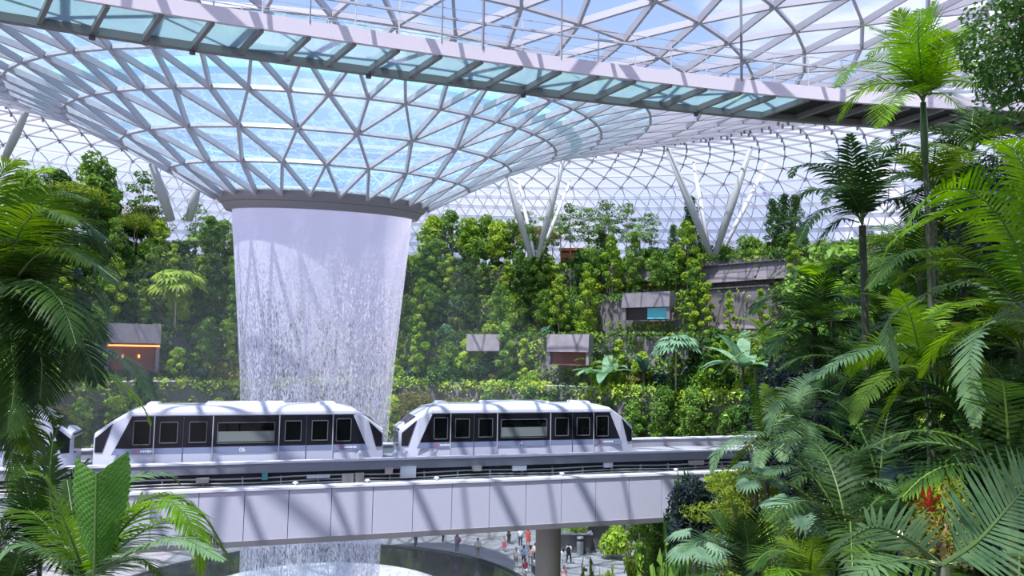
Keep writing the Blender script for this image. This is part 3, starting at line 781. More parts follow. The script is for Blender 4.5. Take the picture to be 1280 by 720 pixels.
# ------------------------------------------------------------------ plants: leaf and frond makers
def rnd(a, b): return R.uniform(a, b)
def frond(b, pts, ll=0.6, w=0.05, n=34, fwd=0.45, droop=0.5, lift=0.15, roll=0.0, start=0.12, rad=0.014, seg=3, stalk=True, mi=0, bush=0.0, rs=None):
    """a feather palm leaf along a smooth path through pts"""
    rs = rs or R
    P = [Vector(p) for p in pts]
    C = []
    m = len(P)
    for i in range(m - 1):
        p0, p1, p2, p3 = P[max(i - 1, 0)], P[i], P[i + 1], P[min(i + 2, m - 1)]
        for t in np.linspace(0, 1, 10, endpoint=False):
            C.append(0.5 * ((2 * p1) + (p2 - p0) * t + (2 * p0 - 5 * p1 + 4 * p2 - p3) * t * t + (3 * p1 - p0 - 3 * p2 + p3) * t ** 3))
    C.append(P[-1])
    d = [0.0]
    for a_, c_ in zip(C[:-1], C[1:]): d.append(d[-1] + (c_ - a_).length)
    tot = d[-1]
    def pos(u):
        s_ = u * tot
        for j in range(len(d) - 1):
            if s_ <= d[j + 1]: break
        f = (s_ - d[j]) / max(d[j + 1] - d[j], 1e-9)
        return C[j].lerp(C[j + 1], min(max(f, 0), 1)), (C[j + 1] - C[j]).normalized()
    if stalk:
        k = [pos(u)[0] for u in np.linspace(0, 1, 12)]
        b.tube(k, [rad * (1.25 - u) for u in np.linspace(0, 1, 12)], 5, mi=1, cap=False)
    w = min(w, .95 * tot * (1 - start) / n)
    ref = None
    for i in range(n):
        u = start + (1 - start) * (i + 0.5) / n
        p, t = pos(u)
        sd = t.cross(Vector((0, 0, 1)))
        if sd.length < 0.25: sd = sd + (ref or Vector((1, 0, 0))) * 0.5
        sd.normalize(); ref = sd
        up = sd.cross(t).normalized()
        if roll: q = Matrix.Rotation(roll, 3, t); sd = q @ sd; up = q @ up
        prof = math.sin(PI * min(1, (u - start) / (1 - start) * 0.82 + 0.16)) ** 0.7
        fw = fwd + 0.8 * ((u - start) / (1 - start)) ** 2
        for sg in (-1, 1):
            L_ = ll * prof * rs.uniform(0.85, 1.1)
            dr = (sd * sg + t * (fw + rs.uniform(-.10, .10)) + up * (lift + rs.uniform(-.12 - bush, .12 + bush))).normalized()
            wv = t * w * 0.5
            prev = None; q = p.copy(); vs = []; g = Vector((0, 0, -1))
            for s_ in range(seg + 1):
                f = s_ / seg
                ww = (0.55 + 0.9 * f - 1.4 * f * f) if s_ < seg else 0.03
                ww = max(ww, .03)
                vs += [q - wv * ww * 1.3, q + wv * ww * 1.3]
                dr = (dr + g * droop * 1.0 / seg * (0.35 + f)).normalized()
                q = q + dr * (L_ / seg)
                wv = (t - dr * t.dot(dr)); wv = (wv.normalized() if wv.length > .05 else up) * w * 0.5
            b.add(vs, [(2 * s_, 2 * s_ + 1, 2 * s_ + 3, 2 * s_ + 2) for s_ in range(seg)], mi)
def blade(b, p, d, L_, w, droop=0.6, fold=0.25, mi=0, seg=5, torn=0.0, rs=None):
    """one broad leaf blade (banana, ginger, aroid)"""
    p = Vector(p); d = Vector(d).normalized(); g = Vector((0, 0, -1)); rows = []
    for s_ in range(seg + 1):
        f = s_ / seg
        ww = w * 0.5 * (math.sin(PI * (0.08 + 0.92 * f)) ** 0.6 if f < 1 else 0.02)
        sd = d.cross(Vector((0, 0, 1)))
        sd = sd.normalized() if sd.length > .1 else Vector((1, 0, 0))
        up = sd.cross(d).normalized()
        rows.append([p - sd * ww + up * ww * fold, p, p + sd * ww + up * ww * fold])
        d = (d + g * droop / seg * (0.4 + f)).normalized(); p = p + d * L_ / seg
    b.sheet(rows, mi)
def fanleaf(b, c, nrm_, up, rad, n=14, span=4.6, mi=0, droop=0.35, w=None):
    """palmate leaf: pointed segments radiating from one point"""
    c, nrm_, up = Vector(c), Vector(nrm_).normalized(), Vector(up)
    up = (up - nrm_ * up.dot(nrm_)).normalized(); sd = up.cross(nrm_)
    for i in range(n):
        a = -span / 2 + span * i / (n - 1); dr = up * math.cos(a) + sd * math.sin(a)
        pr = dr.cross(nrm_); ww = (w or rad * span / n * 0.42)
        L_ = rad * (0.8 + 0.2 * math.cos(a)) * rnd(.92, 1.05)
        m1 = c + dr * L_ * .55 + nrm_ * rad * .04; e = c + dr * L_ - Vector((0, 0, droop * L_ * .5))
        b.add([c, m1 - pr * ww, m1 + pr * ww, m1 + nrm_ * ww * .4, e], [(0, 1, 3), (0, 3, 2), (1, 4, 3), (3, 4, 2)], mi)
def leaves(b, cs, ns, sz, asp=0.5, rs=None, mi=0, jit=0.6):
    """many small folded leaves at points cs facing roughly ns"""
    rg = rs or np.random.RandomState(3)
    cs = np.asarray(cs, float); ns = np.asarray(ns, float); m = len(cs)
    if not m: return
    ns = ns + rg.normal(0, jit, (m, 3)); ns /= np.linalg.norm(ns, axis=1)[:, None] + 1e-9
    r = rg.normal(0, 1, (m, 3)); r[:, 2] -= 0.4
    t = r - ns * (r * ns).sum(1)[:, None]; t /= np.linalg.norm(t, axis=1)[:, None] + 1e-9
    s_ = np.cross(ns, t); L_ = (sz * rg.uniform(.65, 1.3, m))[:, None]; w_ = L_ * asp * .5
    base = cs - t * L_ * .5; tip = cs + t * L_ * .5 - ns * L_ * .12
    l_ = cs + s_ * w_ + ns * w_ * .35; r_ = cs - s_ * w_ + ns * w_ * .35
    V_ = np.stack([base, l_, tip, r_], 1).reshape(-1, 3)
    k = len(b.v); b.v.extend(map(tuple, V_.tolist()))
    for i in range(m):
        j = k + 4 * i; b.f.append((j, j + 1, j + 2)); b.f.append((j, j + 2, j + 3))
    b.m += [mi] * (2 * m)
def puff(rg, c, rad, n, shell=0.55):
    v = rg.normal(0, 1, (n, 3)); v /= np.linalg.norm(v, axis=1)[:, None]
    rr = rg.uniform(shell, 1.0, n)[:, None] ** 0.6
    p = v * rr * np.array(rad) + np.array(c)
    nn = v + np.array([0, 0, 0.5])
    return p, nn
PROTO = {}
def proto(key, fn):
    if key not in PROTO: PROTO[key] = fn()
    return PROTO[key]
def shrub_mesh(seed, hgt, wid, sz, leaf, npuff=7, n=150, asp=.5, flat=False):
    rg = np.random.RandomState(seed); b = MB()
    for i in range(npuff):
        a = rg.uniform(0, 2 * PI); rr = rg.uniform(0, .55) * wid * .5
        z = hgt * rg.uniform(.3, .75); pr = wid * rg.uniform(.22, .36)
        c = (rr * math.cos(a), rr * math.sin(a), z)
        rad = (pr, pr, pr * (.28 if flat else .85))
        p, nn = puff(rg, c, rad, n); p[:, 2] = np.maximum(p[:, 2], .05)
        leaves(b, p, nn, sz, asp, rg)
    return b.mesh('foliage', leaf)
def tree_meshes(seed, hgt, wid, sz, leaf, bark, base=.35, npuff=14, n=150, layered=False, asp=.5, trunk_r=.09, lean=.0):
    rg = np.random.RandomState(seed); tb = MB(); b = MB()
    top = np.array([lean * hgt, 0, hgt * .82])
    tb.tube([(0, 0, -.3), (lean * hgt * .2, .03, hgt * .3), (lean * hgt * .55, -.05, hgt * .6), tuple(top)], [trunk_r, trunk_r * .8, trunk_r * .55, trunk_r * .2], 7)
    for i in range(npuff):
        f = (i + .5) / npuff; z = hgt * (base + (1 - base) * f)
        a = i * 2.4 + rg.uniform(-.4, .4)
        env = math.sin(PI * min(1, .18 + .8 * f)) ** .8
        rr = wid * .5 * env * rg.uniform(.35, .85)
        x = lean * hgt * f; c = np.array([x + rr * math.cos(a), rr * math.sin(a), z - (.1 * hgt * (1 - base) if not layered else 0)])
        pr = wid * rg.uniform(.17, .27)
        rad = (pr * 1.3 * rg.uniform(.7, 1.2), pr * 1.3 * rg.uniform(.7, 1.2), pr * rg.uniform(.25, .6)) if layered else (pr, pr, pr * .8)
        p, nn = puff(rg, c, rad, n, .35 if layered else .5); leaves(b, p, nn, sz, asp, rg)
        tb.tube([(x * .9, 0, max(.3, z - hgt * .16)), tuple(c * .6 + np.array([x * .4, 0, z * .4 - .05])), tuple(c)], [trunk_r * .35, trunk_r * .25, trunk_r * .1], 5)
    return tb.mesh('trunk', bark, True), b.mesh('foliage', leaf)
def palm_mesh_fronds(seed, nf, L_, ll, w, n, leaf, up0=(.2, 1.3), droop=.5):
    """fronds about a crown at the origin, one mesh each"""
    rg = random.Random(seed); out = []
    for i in range(nf):
        a = i * 2.399 + rg.uniform(-.2, .2); el = rg.uniform(*up0); b = MB()
        p = Vector((0, 0, 0)); d = Vector((math.cos(a) * math.cos(el), math.sin(a) * math.cos(el), math.sin(el))); pts = [p.copy()]
        Lf = L_ * rg.uniform(.8, 1.1)
        for s_ in range(5):
            p = p + d * Lf / 5; pts.append(p.copy()); d = (d + Vector((0, 0, -.36))).normalized()
        frond(b, pts, ll, w, n, droop=droop, roll=rg.uniform(-.3, .3), seg=2, rad=.02, rs=rg)
        out.append(b.mesh('frond', [leaf, 'palm_stalk']))
    return out

# ------------------------------------------------------------------ terraced stone walls behind the basin
TC = Vector((CX, CY, 0))
LEV = [(42.0, 0.0, 6.8), (45.0, 6.8, 13.6), (48.3, 13.6, 19.8), (51.6, 19.8, 24.9), (55.0, 24.9, 29.4)]     # radius, foot, top
AA, AB = math.radians(20), math.radians(168)
def wall_mesh(r, z0, z1, depth, name, label):
    b = MB(); n = 90
    prof = [(r, z0), (r, z1), (r + .35, z1), (r + .35, z1 - .3), (r + depth, z1 - .3)]
    b.lathe(prof, c=(CX, CY, 0), n=n, a0=AA, a1=AB)
    o = b.build(name, ['stone_wall', 'soil'])
    o.data.polygons.foreach_set('material_index', [1 if k // n == 3 else 0 for k in range(len(o.data.polygons))])
    structure(o, label)
for i, (r, z0, z1) in enumerate(LEV):
    nxt = LEV[i + 1][0] if i + 1 < len(LEV) else 72
    wall_mesh(r, z0, z1, nxt - r + .01, 'wall_terrace' if i == 0 else 'wall_terrace', ['lowest', 'second', 'third', 'fourth', 'topmost'][i] + ' grey stone terrace wall of the planted valley')
def onr(px, r, z):            # on the far side of a circle of radius r about the dome's centre, in the direction of a pixel column
    k = (px - 640) / 960.0; best = None
    # direction on the ground for this column near the horizon row
    d = ray(px, 400); d = Vector((d.x, d.y, 0)).normalized()
    bq = -(d.x * CX + d.y * CY); cq = CX * CX + CY * CY - r * r
    t = -bq + math.sqrt(max(bq * bq - cq, 0)); return Vector((d.x * t, d.y * t, z))
# climbing plants covering the walls: nobody could count them
def lattice_noise(x, y, s): return mnoise.noise(Vector((x * s, y * s, 3.7)))
def climbing(i, leafs, dens, sz, label, hole=()):
    r, z0, z1 = LEV[i]; rg = np.random.RandomState(40 + i)
    arc = (AB - AA) * r; n = int(arc * (z1 - z0) * dens)
    a = rg.uniform(AA, AB, n); z = rg.uniform(z0, z1 + .5, n); keep = []
    for k in range(n):
        u = a[k] * r
        v = mnoise.noise(Vector((u * .22, z[k] * .30, i * 9.1))) + .5 * mnoise.noise(Vector((u * .9, z[k] * .9, i * 3.3)))
        p = (CX + r * math.cos(a[k]), CY + r * math.sin(a[k]), z[k]); sx, sy = screen(p)
        ok = v > -.48
        for (x0, x1, y0, y1, pr) in HOLES:
            if x0 < sx < x1 and y0 < sy < y1 and rg.uniform() < pr: ok = False
        keep.append(ok)
    a, z = a[keep], z[keep]; cl = np.array([mnoise.noise(Vector((u * r * .55, w_ * .55, i * 5.0))) for u, w_ in zip(a, z)])
    bulge = .15 + rg.uniform(0, 1, len(a)) * np.clip(.5 + cl * 1.6, .1, 1.5)
    rr = r - bulge
    p = np.stack([CX + rr * np.cos(a), CY + rr * np.sin(a), z], 1); nn = np.stack([-np.cos(a), -np.sin(a), np.full(len(a), .7)], 1)
    cut = rg.uniform(0, 1, len(a)); vn = np.array([mnoise.noise(Vector((x * .25, y * .25, zz * .35))) for x, y, zz in p])
    for j, lf in enumerate(leafs):
        lo, hi = j / len(leafs), (j + 1) / len(leafs); sel = (np.clip(vn * .9 + .5 + (cut - .5) * .35, 0, .999) >= lo) & (np.clip(vn * .9 + .5 + (cut - .5) * .35, 0, .999) < hi)
        b = MB(); leaves(b, p[sel], nn[sel], sz, .6, rg)
        tag(b.build('climbing_foliage', lf), label[j], 'climbing plants', kind='stuff')
HOLES = [(135, 198, 402, 462, .98), (752, 845, 364, 402, 1.0), (682, 742, 417, 458, .98), (584, 630, 416, 440, .95), (876, 965, 326, 412, .90),
         (755, 880, 326, 352, .62), (500, 600, 478, 500, .9), (320, 470, 478, 505, .6), (200, 240, 470, 498, .6), (60, 75, 480, 505, .9)]
NM = ['lowest', 'second', 'third', 'fourth', 'topmost']
for i, dens in enumerate((5.0, 13, 13, 13, 12)):
    climbing(i, ['leaf_deep', 'leaf_mid', 'leaf_bright'], dens, .50, [f'dark green climbing foliage on the {NM[i]} terrace wall', f'mid green climbing foliage on the {NM[i]} terrace wall', f'bright green trailing foliage on the {NM[i]} terrace wall'])

# stone slabs and openings of the building among the plants
def opening(px, r, y0, y1, wpx, label, kind):
    p = onr(px, r, 0); k = p.y / 960.0
    ztop, zbot = at(px, y0, p.y).z, at(px, y1, p.y).z; wd = wpx * k
    ang = math.atan2(p.y - CY, p.x - CX) + PI / 2
    root = thing('terrace_opening', label, 'opening', (p.x, p.y, zbot), ang)   # local -? y axis towards the basin is +Y
    hh = ztop - zbot; sl_ = hh * kind['slab']
    b = MB(); b.prism([(-wd / 2, 1.25, hh - sl_), (wd / 2, 1.25, hh - sl_), (wd / 2, 1.0, hh), (-wd / 2, 1.0, hh)], (0, -1.6, 0)); b.build('stone_slab', 'slab_stone', root)
    if kind['slab'] < .95:
        h2 = hh - sl_
        b = MB(); b.box((0, .3, h2 / 2), (wd * .92, .6, h2)); b.build('dark_recess', kind['mat'], root)
        b = MB()
        for x in (-wd * .46, wd * .46): b.box((x, .75, h2 / 2), (.35, .5, h2))
        b.build('side_post', 'slab_stone', root)
        if kind.get('strip'):
            b = MB(); b.box((0, 1.25, h2 - .30), (wd * .96, .14, .18)); b.build('light_strip', kind['strip'], root)
        for x in kind.get('lamps', ()):
            b = MB(); b.tube([(x * wd, .72, h2 * .45), (x * wd, .72, h2 * .45 + .35)], .12, 8); b.build('wall_lamp', 'lamp_orange', root)
        if kind.get('pane'):
            b = MB(); b.box((-wd * .22, .66, h2 * .5), (wd * .42, .08, h2 * .9)); b.build('lit_window', kind['pane'], root)
opening(166, 46.5, 405, 462, 62, 'stone slab over a dark opening with an orange light strip, left of the waterfall', dict(slab=.42, mat='wood_red', strip='lamp_orange', lamps=(-.12, .18)))
opening(812, 49.5, 366, 400, 66, 'dark stone slab over a recess with a cyan window, above the banana plants', dict(slab=.55, mat='opening_dark', pane='lamp_cyan'))
opening(714, 46.0, 418, 456, 56, 'weathered stone slab over a reddish opening right of the second car roof', dict(slab=.58, mat='wood_red'))
opening(607, 46.0, 418, 439, 42, 'small pale stone ledge among the plants right of the waterfall', dict(slab=1.0, mat='wood_red'))
def clad(px, r, y0, y1, wpx, label, lean):
    p = onr(px, r, 0); k = p.y / 960.0; zt, zb = at(px, y0, p.y).z, at(px, y1, p.y).z; wd = wpx * k; ang = math.atan2(p.y - CY, p.x - CX) + PI / 2
    root = thing('stone_cladding', label, 'wall cladding', (p.x, p.y, zb), ang); hh = zt - zb
    b = MB(); b.prism([(-wd / 2, lean, 0), (wd / 2, lean, 0), (wd / 2, 0, hh), (-wd / 2, 0, hh)], (0, -.5, 0)); b.build('stone_face', 'cladding', root)
    b = MB(); b.box((0, 0, hh + .06), (wd * 1.02, .8, .14)); b.build('coping', 'planter_stone', root)
clad(925, 54.2, 330, 352, 150, 'upper sunlit band of stone cladding under the hedge', .5)
clad(920, 53.0, 360, 412, 92, 'large leaning face of grey stone blocks behind the bright climbers', 1.6)
clad(815, 54.3, 333, 352, 120, 'striped shadowed stone band behind the columnar tree', .4)
kp = onr(716, 58, 0); kz = at(716, 318, kp.y).z
ko = thing('kiosk', 'small orange-brown kiosk on the top terrace between the pillars', 'kiosk', (kp.x, kp.y, 29.1), -.2)
b = MB(); b.box((0, 0, 1.5), (3.2, 2, 3.0)); b.build('cabin', 'wood_red', ko)
b = MB(); b.box((0, -.2, 3.1), (3.7, 2.6, .35)); b.box((0, -1.05, 2.3), (3.3, .1, .7)); b.build('roof', 'kiosk_orange', ko)

# ------------------------------------------------------------------ plants on the terraces: prototypes, then copies
def shrubp(key, *a, **k): return proto(key, lambda: shrub_mesh(*a, **k))
SH = {
 'mid': [shrubp('s1%d' % j, 10 + j, 1.9, 2.6, .34, 'leaf_mid') for j in range(3)],
 'bright': [shrubp('s2%d' % j, 20 + j, 1.8, 2.4, .34, 'leaf_bright', asp=.6) for j in range(3)],
 'deep': [shrubp('s3%d' % j, 30 + j, 2.1, 2.8, .36, 'leaf_deep') for j in range(3)],
 'bluegreen': [shrubp('s4%d' % j, 40 + j, 1.7, 2.4, .38, 'leaf_bluegreen', asp=.7) for j in range(2)],
 'lime': [shrubp('s5%d' % j, 50 + j, 1.6, 2.4, .30, 'leaf_lime') for j in range(2)],
 'olive': [shrubp('s6%d' % j, 60 + j, 1.8, 3.2, .26, 'leaf_olive', flat=True, npuff=9) for j in range(2)],
 'pale': [shrubp('s7%d' % j, 70 + j, 1.7, 2.4, .40, 'leaf_pale', asp=.7) for j in range(2)],
}
TR = {
 'mid': [tree_meshes(100 + j, 6.5, 3.2, .34, 'leaf_mid', 'bark_grey') for j in range(3)],
 'bright': [tree_meshes(110 + j, 5.5, 3.0, .36, 'leaf_bright', 'bark_pale', asp=.6) for j in range(2)],
 'deep': [tree_meshes(120 + j, 7.0, 3.2, .36, 'leaf_deep', 'bark_grey') for j in range(2)],
 'column': [tree_meshes(130 + j, 9.0, 2.4, .26, 'leaf_deep', 'bark_grey', base=.06, npuff=34, n=130) for j in range(2)],
 'layered': [tree_meshes(140 + j, 5.5, 5.5, .26, 'leaf_olive', 'bark_grey', base=.55, npuff=15, n=200, layered=True) for j in range(2)],
 'limelayer': [tree_meshes(150 + j, 5.0, 5.0, .26, 'leaf_lime', 'bark_pale', base=.72, npuff=12, n=220, layered=True) for j in range(2)],
 'slender': [tree_meshes(160 + j, 7.0, 2.8, .26, 'leaf_mid', 'bark_pale', base=.45, npuff=13, n=75, layered=True, trunk_r=.06) for j in range(3)],
 'tallmid': [tree_meshes(180 + j, 10, 3.0, .40, 'leaf_mid', 'bark_pale', base=.22, npuff=17, n=130, trunk_r=.08) for j in range(3)],
 'talldeep': [tree_meshes(190 + j, 10.5, 2.8, .40, 'leaf_deep', 'bark_grey', base=.2, npuff=16, n=130, trunk_r=.08) for j in range(2)],
 'tallbright': [tree_meshes(195 + j, 9, 2.6, .40, 'leaf_bright', 'bark_pale', base=.25, npuff=14, n=120, trunk_r=.07, asp=.6) for j in range(2)],
 'climber': [tree_meshes(170 + j, 6.5, 1.6, .34, 'leaf_bright', 'bark_grey', base=.03, npuff=14, n=120, asp=.65) for j in range(3)],
}
ADJ = {'mid': 'leafy green', 'bright': 'bright green', 'deep': 'dark green', 'bluegreen': 'bluish green', 'lime': 'lime green', 'olive': 'flat olive green', 'pale': 'pale green',
       'column': 'tall dark columnar', 'layered': 'wide flat-topped olive', 'limelayer': 'yellow-green flat-topped', 'slender': 'slender light', 'climber': 'bright climber-wrapped narrow', 'tallmid': 'tall green', 'talldeep': 'tall dark green', 'tallbright': 'tall bright green'}
def where(px):
    for x, s_ in ((95, 'at the far left'), (200, 'above the first car nose'), (300, 'just left of the waterfall'), (500, 'behind the waterfall'), (580, 'just right of the waterfall'), (680, 'above the middle of the second car'),
                  (790, 'above the right end of the second car'), (880, 'left of the grey stone cladding'), (970, 'in front of the grey stone cladding'), (2000, 'behind the right palms')):
        if px < x: return s_
LEVN = {0: 'lowest', 1: 'second', 2: 'third', 3: 'fourth', 4: 'topmost'}
def lvz(i, r):   # ground height on the terraces at radius r
    z = 0
    for (rr, z0, z1) in LEV:
        if r > rr: z = z1 - .3
    return z
def plant(kind, sort, px, lev, sc=1.0, dr=0, j=None, zoff=0.0, label=None):
    """stand a copy of a prototype in the direction of a pixel column, on terrace lev (-1: plaza)"""
    r = (LEV[lev][0] if lev >= 0 else 38.0) + 1.4 + dr; z = lvz(lev, r) if lev >= 0 else 0
    if lev >= 0: z = LEV[lev][2] - .3
    p = onr(px, r, z + zoff)
    lab = label or f"{ADJ[sort]} {'tree' if kind == 'T' else 'shrub'} on the {LEVN.get(lev, 'plaza')} terrace {where(px)}"
    grp = f"{ADJ[sort]} {'trees' if kind == 'T' else 'shrubs'} on the terraces"
    if kind == 'T':
        tm, fm = TR[sort][R.randrange(len(TR[sort])) if j is None else j]
        o = thing('terrace_tree', lab, 'tree', p, rnd(0, 6.28), grp); o.scale = (sc,) * 3
        link('trunk', tm, o); link('foliage', fm, o)
    else:
        me = SH[sort][R.randrange(len(SH[sort])) if j is None else j]
        o = link('terrace_shrub', me, None, p, rnd(0, 6.28), sc); tag(o, lab, 'shrub', grp)
    return o
# fill: shrubs and small trees all along the terraces
for lev, n, sorts in ((0, 34, ('mid', 'deep', 'bright', 'olive', 'bluegreen', 'lime')), (1, 44, ('mid', 'deep', 'bright', 'olive', 'bluegreen')),
                      (2, 30, ('mid', 'deep', 'bright', 'pale')), (3, 28, ('mid', 'deep', 'bright', 'bluegreen')), (4, 34, ('mid', 'deep', 'bright'))):
    for k in range(n):
        px = 20 + (k + rnd(-.3, .3)) * 1010 / n
        if 330 < px < 470 and R.random() < .5: continue
        if any(x0 - 12 < px < x1 + 12 for x0, x1, L_ in ((135, 198, 2), (752, 845, 3), (682, 742, 2), (876, 965, 4), (755, 880, 4), (876, 965, 3)) if L_ - 1 == lev) : continue
        plant('S', sorts[R.randrange(len(sorts))], px, lev, rnd(.9, 1.6), rnd(-.9, .8))
for lev, n, sorts in ((0, 24, ('mid', 'bright', 'layered', 'deep', 'mid')), (1, 32, ('mid', 'deep', 'climber', 'bright', 'slender', 'mid')), (2, 32, ('mid', 'deep', 'climber', 'mid', 'bright')), (3, 32, ('mid', 'climber', 'deep', 'mid'))):
    for k in range(n):
        px = 30 + (k + rnd(-.35, .35)) * 1000 / n
        if any(x0 - 15 < px < x1 + 15 for x0, x1, L_ in ((135, 198, 2), (752, 845, 3), (682, 742, 2), (876, 965, 4), (876, 965, 3)) if L_ - 1 == lev): continue
        plant('T', sorts[R.randrange(len(sorts))], px, lev, rnd(.75, 1.2), rnd(-.6, .6))
for lev, n in ((1, 13), (2, 17), (3, 17)):
    for k in range(n):
        px = 40 + (k + rnd(-.35, .35)) * 930 / n
        if 745 < px < 850 and lev < 3: continue
        if 690 < px < 740 and lev == 1 or 870 < px < 970 or 140 < px < 205 and lev < 2 or 200 < px < 240: continue
        plant('T', ('tallmid', 'talldeep', 'tallmid', 'tallbright')[R.randrange(4)], px, lev, rnd(.8, 1.15), rnd(-.9, -.1))
# the tree line on the top terrace
for sort, px, sc, dr, j in (('mid', 20, 1.5, 2, 0), ('slender', 48, 1.5, 3, 1), ('mid', 105, 2.0, 1, 1), ('limelayer', 84, 1.55, -1.5, 0), ('deep', 128, 1.3, 3, 0), ('slender', 170, 1.7, 3, 2), ('limelayer', 162, 1.0, -2.2, 1),
                            ('layered', 172, 1.35, 5, 1), ('bright', 192, 1.0, 1, 0), ('deep', 62, 1.5, 2, 0), ('mid', 120, 1.6, 3, 2), ('slender', 238, 1.2, 3, 0), ('mid', 258, 1.0, 0, 2), ('mid', 276, .95, 0, 0), ('bright', 292, .8, 0, 0),
                            ('bright', 538, 1.5, 0, 0), ('mid', 560, 1.45, 1, 1), ('bright', 585, 1.45, -.5, 1), ('mid', 606, 1.35, 1, 2), ('bright', 622, 1.4, 0, 0), ('mid', 640, 1.2, 1, 2), ('slender', 655, 1.25, 0, 0), ('layered', 668, 1.1, -1, 0), ('slender', 690, 1.3, 2, 1),
                            ('slender', 712, 1.35, 0, 2), ('slender', 735, 1.3, 2, 0), ('slender', 757, 1.35, 0, 1), ('deep', 752, .8, 0, 1), ('slender', 783, 1.3, 1, 2), ('slender', 812, 1.1, 2, 0),
                            ('column', 842, .66, 0, 0), ('column', 864, 1.05, -1, 1), ('column', 968, .85, 0, 0), ('column', 982, .95, 2, 1), ('column', 996, .85, 0, 0)):
    plant('T', sort, px, 4, sc, dr, j)
# climbers that stand against the right-hand cladding
for px, lev, sc in ((868, 2, 1.15), (875, 3, .9), (884, 2, 1.1), (893, 1, 1.05), (912, 2, .9), (905, 1, 1.0), (952, 2, .9), (662, 3, .9), (690, 3, .95), (730, 3, .85), (560, 3, .8), (600, 3, .8), (640, 2, .95)):
    plant('T', 'climber', px, lev, sc, -.6)
# trailing greenery over the terrace rims
for i in range(5):
    r, z0, z1 = LEV[i]; rg = np.random.RandomState(900 + i); n = int((AB - AA) * r * 55)
    a = rg.uniform(AA, AB, n); rr = r + rg.normal(.1, .55, n); z = z1 + .15 + rg.normal(0, .28, n) - np.clip(r - rr, 0, 9) * .8
    kk = np.array([mnoise.noise(Vector((x * r * .35, i * 4.0, 0))) > -.35 for x in a])
    for (x0, x1, L_) in ((500, 600, 0), (876, 965, 3), (876, 965, 4), (135, 198, 1), (752, 845, 2), (682, 742, 1)):
        if L_ == i: kk &= ~np.array([x0 < screen((CX + r * math.cos(x), CY + r * math.sin(x), z1))[0] < x1 for x in a])
    p = np.stack([CX + rr * np.cos(a), CY + rr * np.sin(a), z], 1)[kk]; nn = np.stack([-np.cos(a) * .5, -np.sin(a) * .5, np.full(n, 1.0)], 1)[kk]
    b = MB(); leaves(b, p, nn, .46, .55, rg); tag(b.build('trailing_foliage', ['leaf_mid', 'leaf_bright', 'leaf_mid', 'leaf_mid', 'leaf_deep'][i]), f'green foliage trailing over the rim of the {NM[i]} terrace', 'climbing plants', kind='stuff')
# hedge along the top wall right of the pillars
b = MB(); rg = np.random.RandomState(5)
for k in range(70):
    p = onr(785 + k * 2.6, 55.3, 29.4); q, nn = puff(rg, (p.x, p.y, 29.7 + rnd(-.1, .15)), (.55, .55, .75), 110); leaves(b, q, nn, .26, .5, rg)
tag(b.build('trimmed_hedge', 'leaf_mid'), 'long trimmed hedge along the top wall below the raking pillars', 'hedge')
b = MB()
for k in range(60):
    p = onr(780 + k * 3.2, 54.2, 24.9 + 2.6); q, nn = puff(rg, (p.x, p.y, 26.6), (.35, .35, .22), 40); leaves(b, q, nn, .26, .5, rg)
tag(b.build('trailing_plants', 'leaf_lime'), 'thin line of lime trailing plants on the upper stone cladding', 'trailing plants', kind='stuff')
# white screen fence right of the pillars
b = MB(); p, q = onr(905, 66, 29.3), onr(965, 64, 29.3)
for k in range(24):
    c_ = p.lerp(q, k / 23); b.box(c_ + Vector((0, 0, 1.6)), (.12, .12, 3.2))
fo = thing('slatted_fence', 'white slatted fence behind the hedge right of the pillars', 'fence', p)
b.v = [(x - p.x, y - p.y, z - p.z) for x, y, z in b.v]; b.build('slat_row', 'white_steel', fo)
b = MB(); b.bar(V3((0, 0, 3.2)), q - p + V3((0, 0, 3.2)), .1, .14, UP); b.bar(V3((0, 0, .3)), q - p + V3((0, 0, .3)), .1, .14, UP); b.build('rails', 'white_steel', fo)

# fan palms and banana plants in front of the walls
def fan_palm(px, lev, hgt, rad, leaf, label, dr=-1.5, nl=16, sc=1.0):
    r = LEV[lev][0] + 1.2 + dr; p = onr(px, r, LEV[lev][2] - .3)
    o = thing('fan_palm', label, 'palm', p, rnd(0, 6))
    b = MB(); b.tube([(0, 0, 0), (.05, 0, hgt * .5), (0, .03, hgt)], [.12, .09, .08], 8); b.build('trunk', 'bark_pale', o)
    for i in range(nl):
        a = i * 2.4; el = rnd(-.35, 1.1); d = Vector((math.cos(a) * math.cos(el), math.sin(a) * math.cos(el), math.sin(el)))
        c_ = Vector((0, 0, hgt)) + d * rad * .55; b = MB(); b.tube([(0, 0, hgt), tuple(c_)], .02, 4, mi=1)
        fanleaf(b, c_, (d * .4 + Vector((0, 0, 1))).normalized(), d, rad * .62, n=15, droop=.5); b.build('fan_leaf', [leaf, 'palm_stalk'], o)
    return o
fan_palm(219, 2, 6.0, 3.3, 'leaf_bright', 'bright fan palm with a pale trunk left of the waterfall')
fan_palm(845, 1, 5.2, 2.7, 'leaf_pale', 'pale fan palm below the cyan window')
fan_palm(240, 4, 3.0, 1.8, 'leaf_mid', 'small fan palm against the glass beside the collar', 1)
fan_palm(165, 4, 3.4, 2.0, 'palm_dark', 'dark dry-skirted fan palm on the top terrace at left', 0)
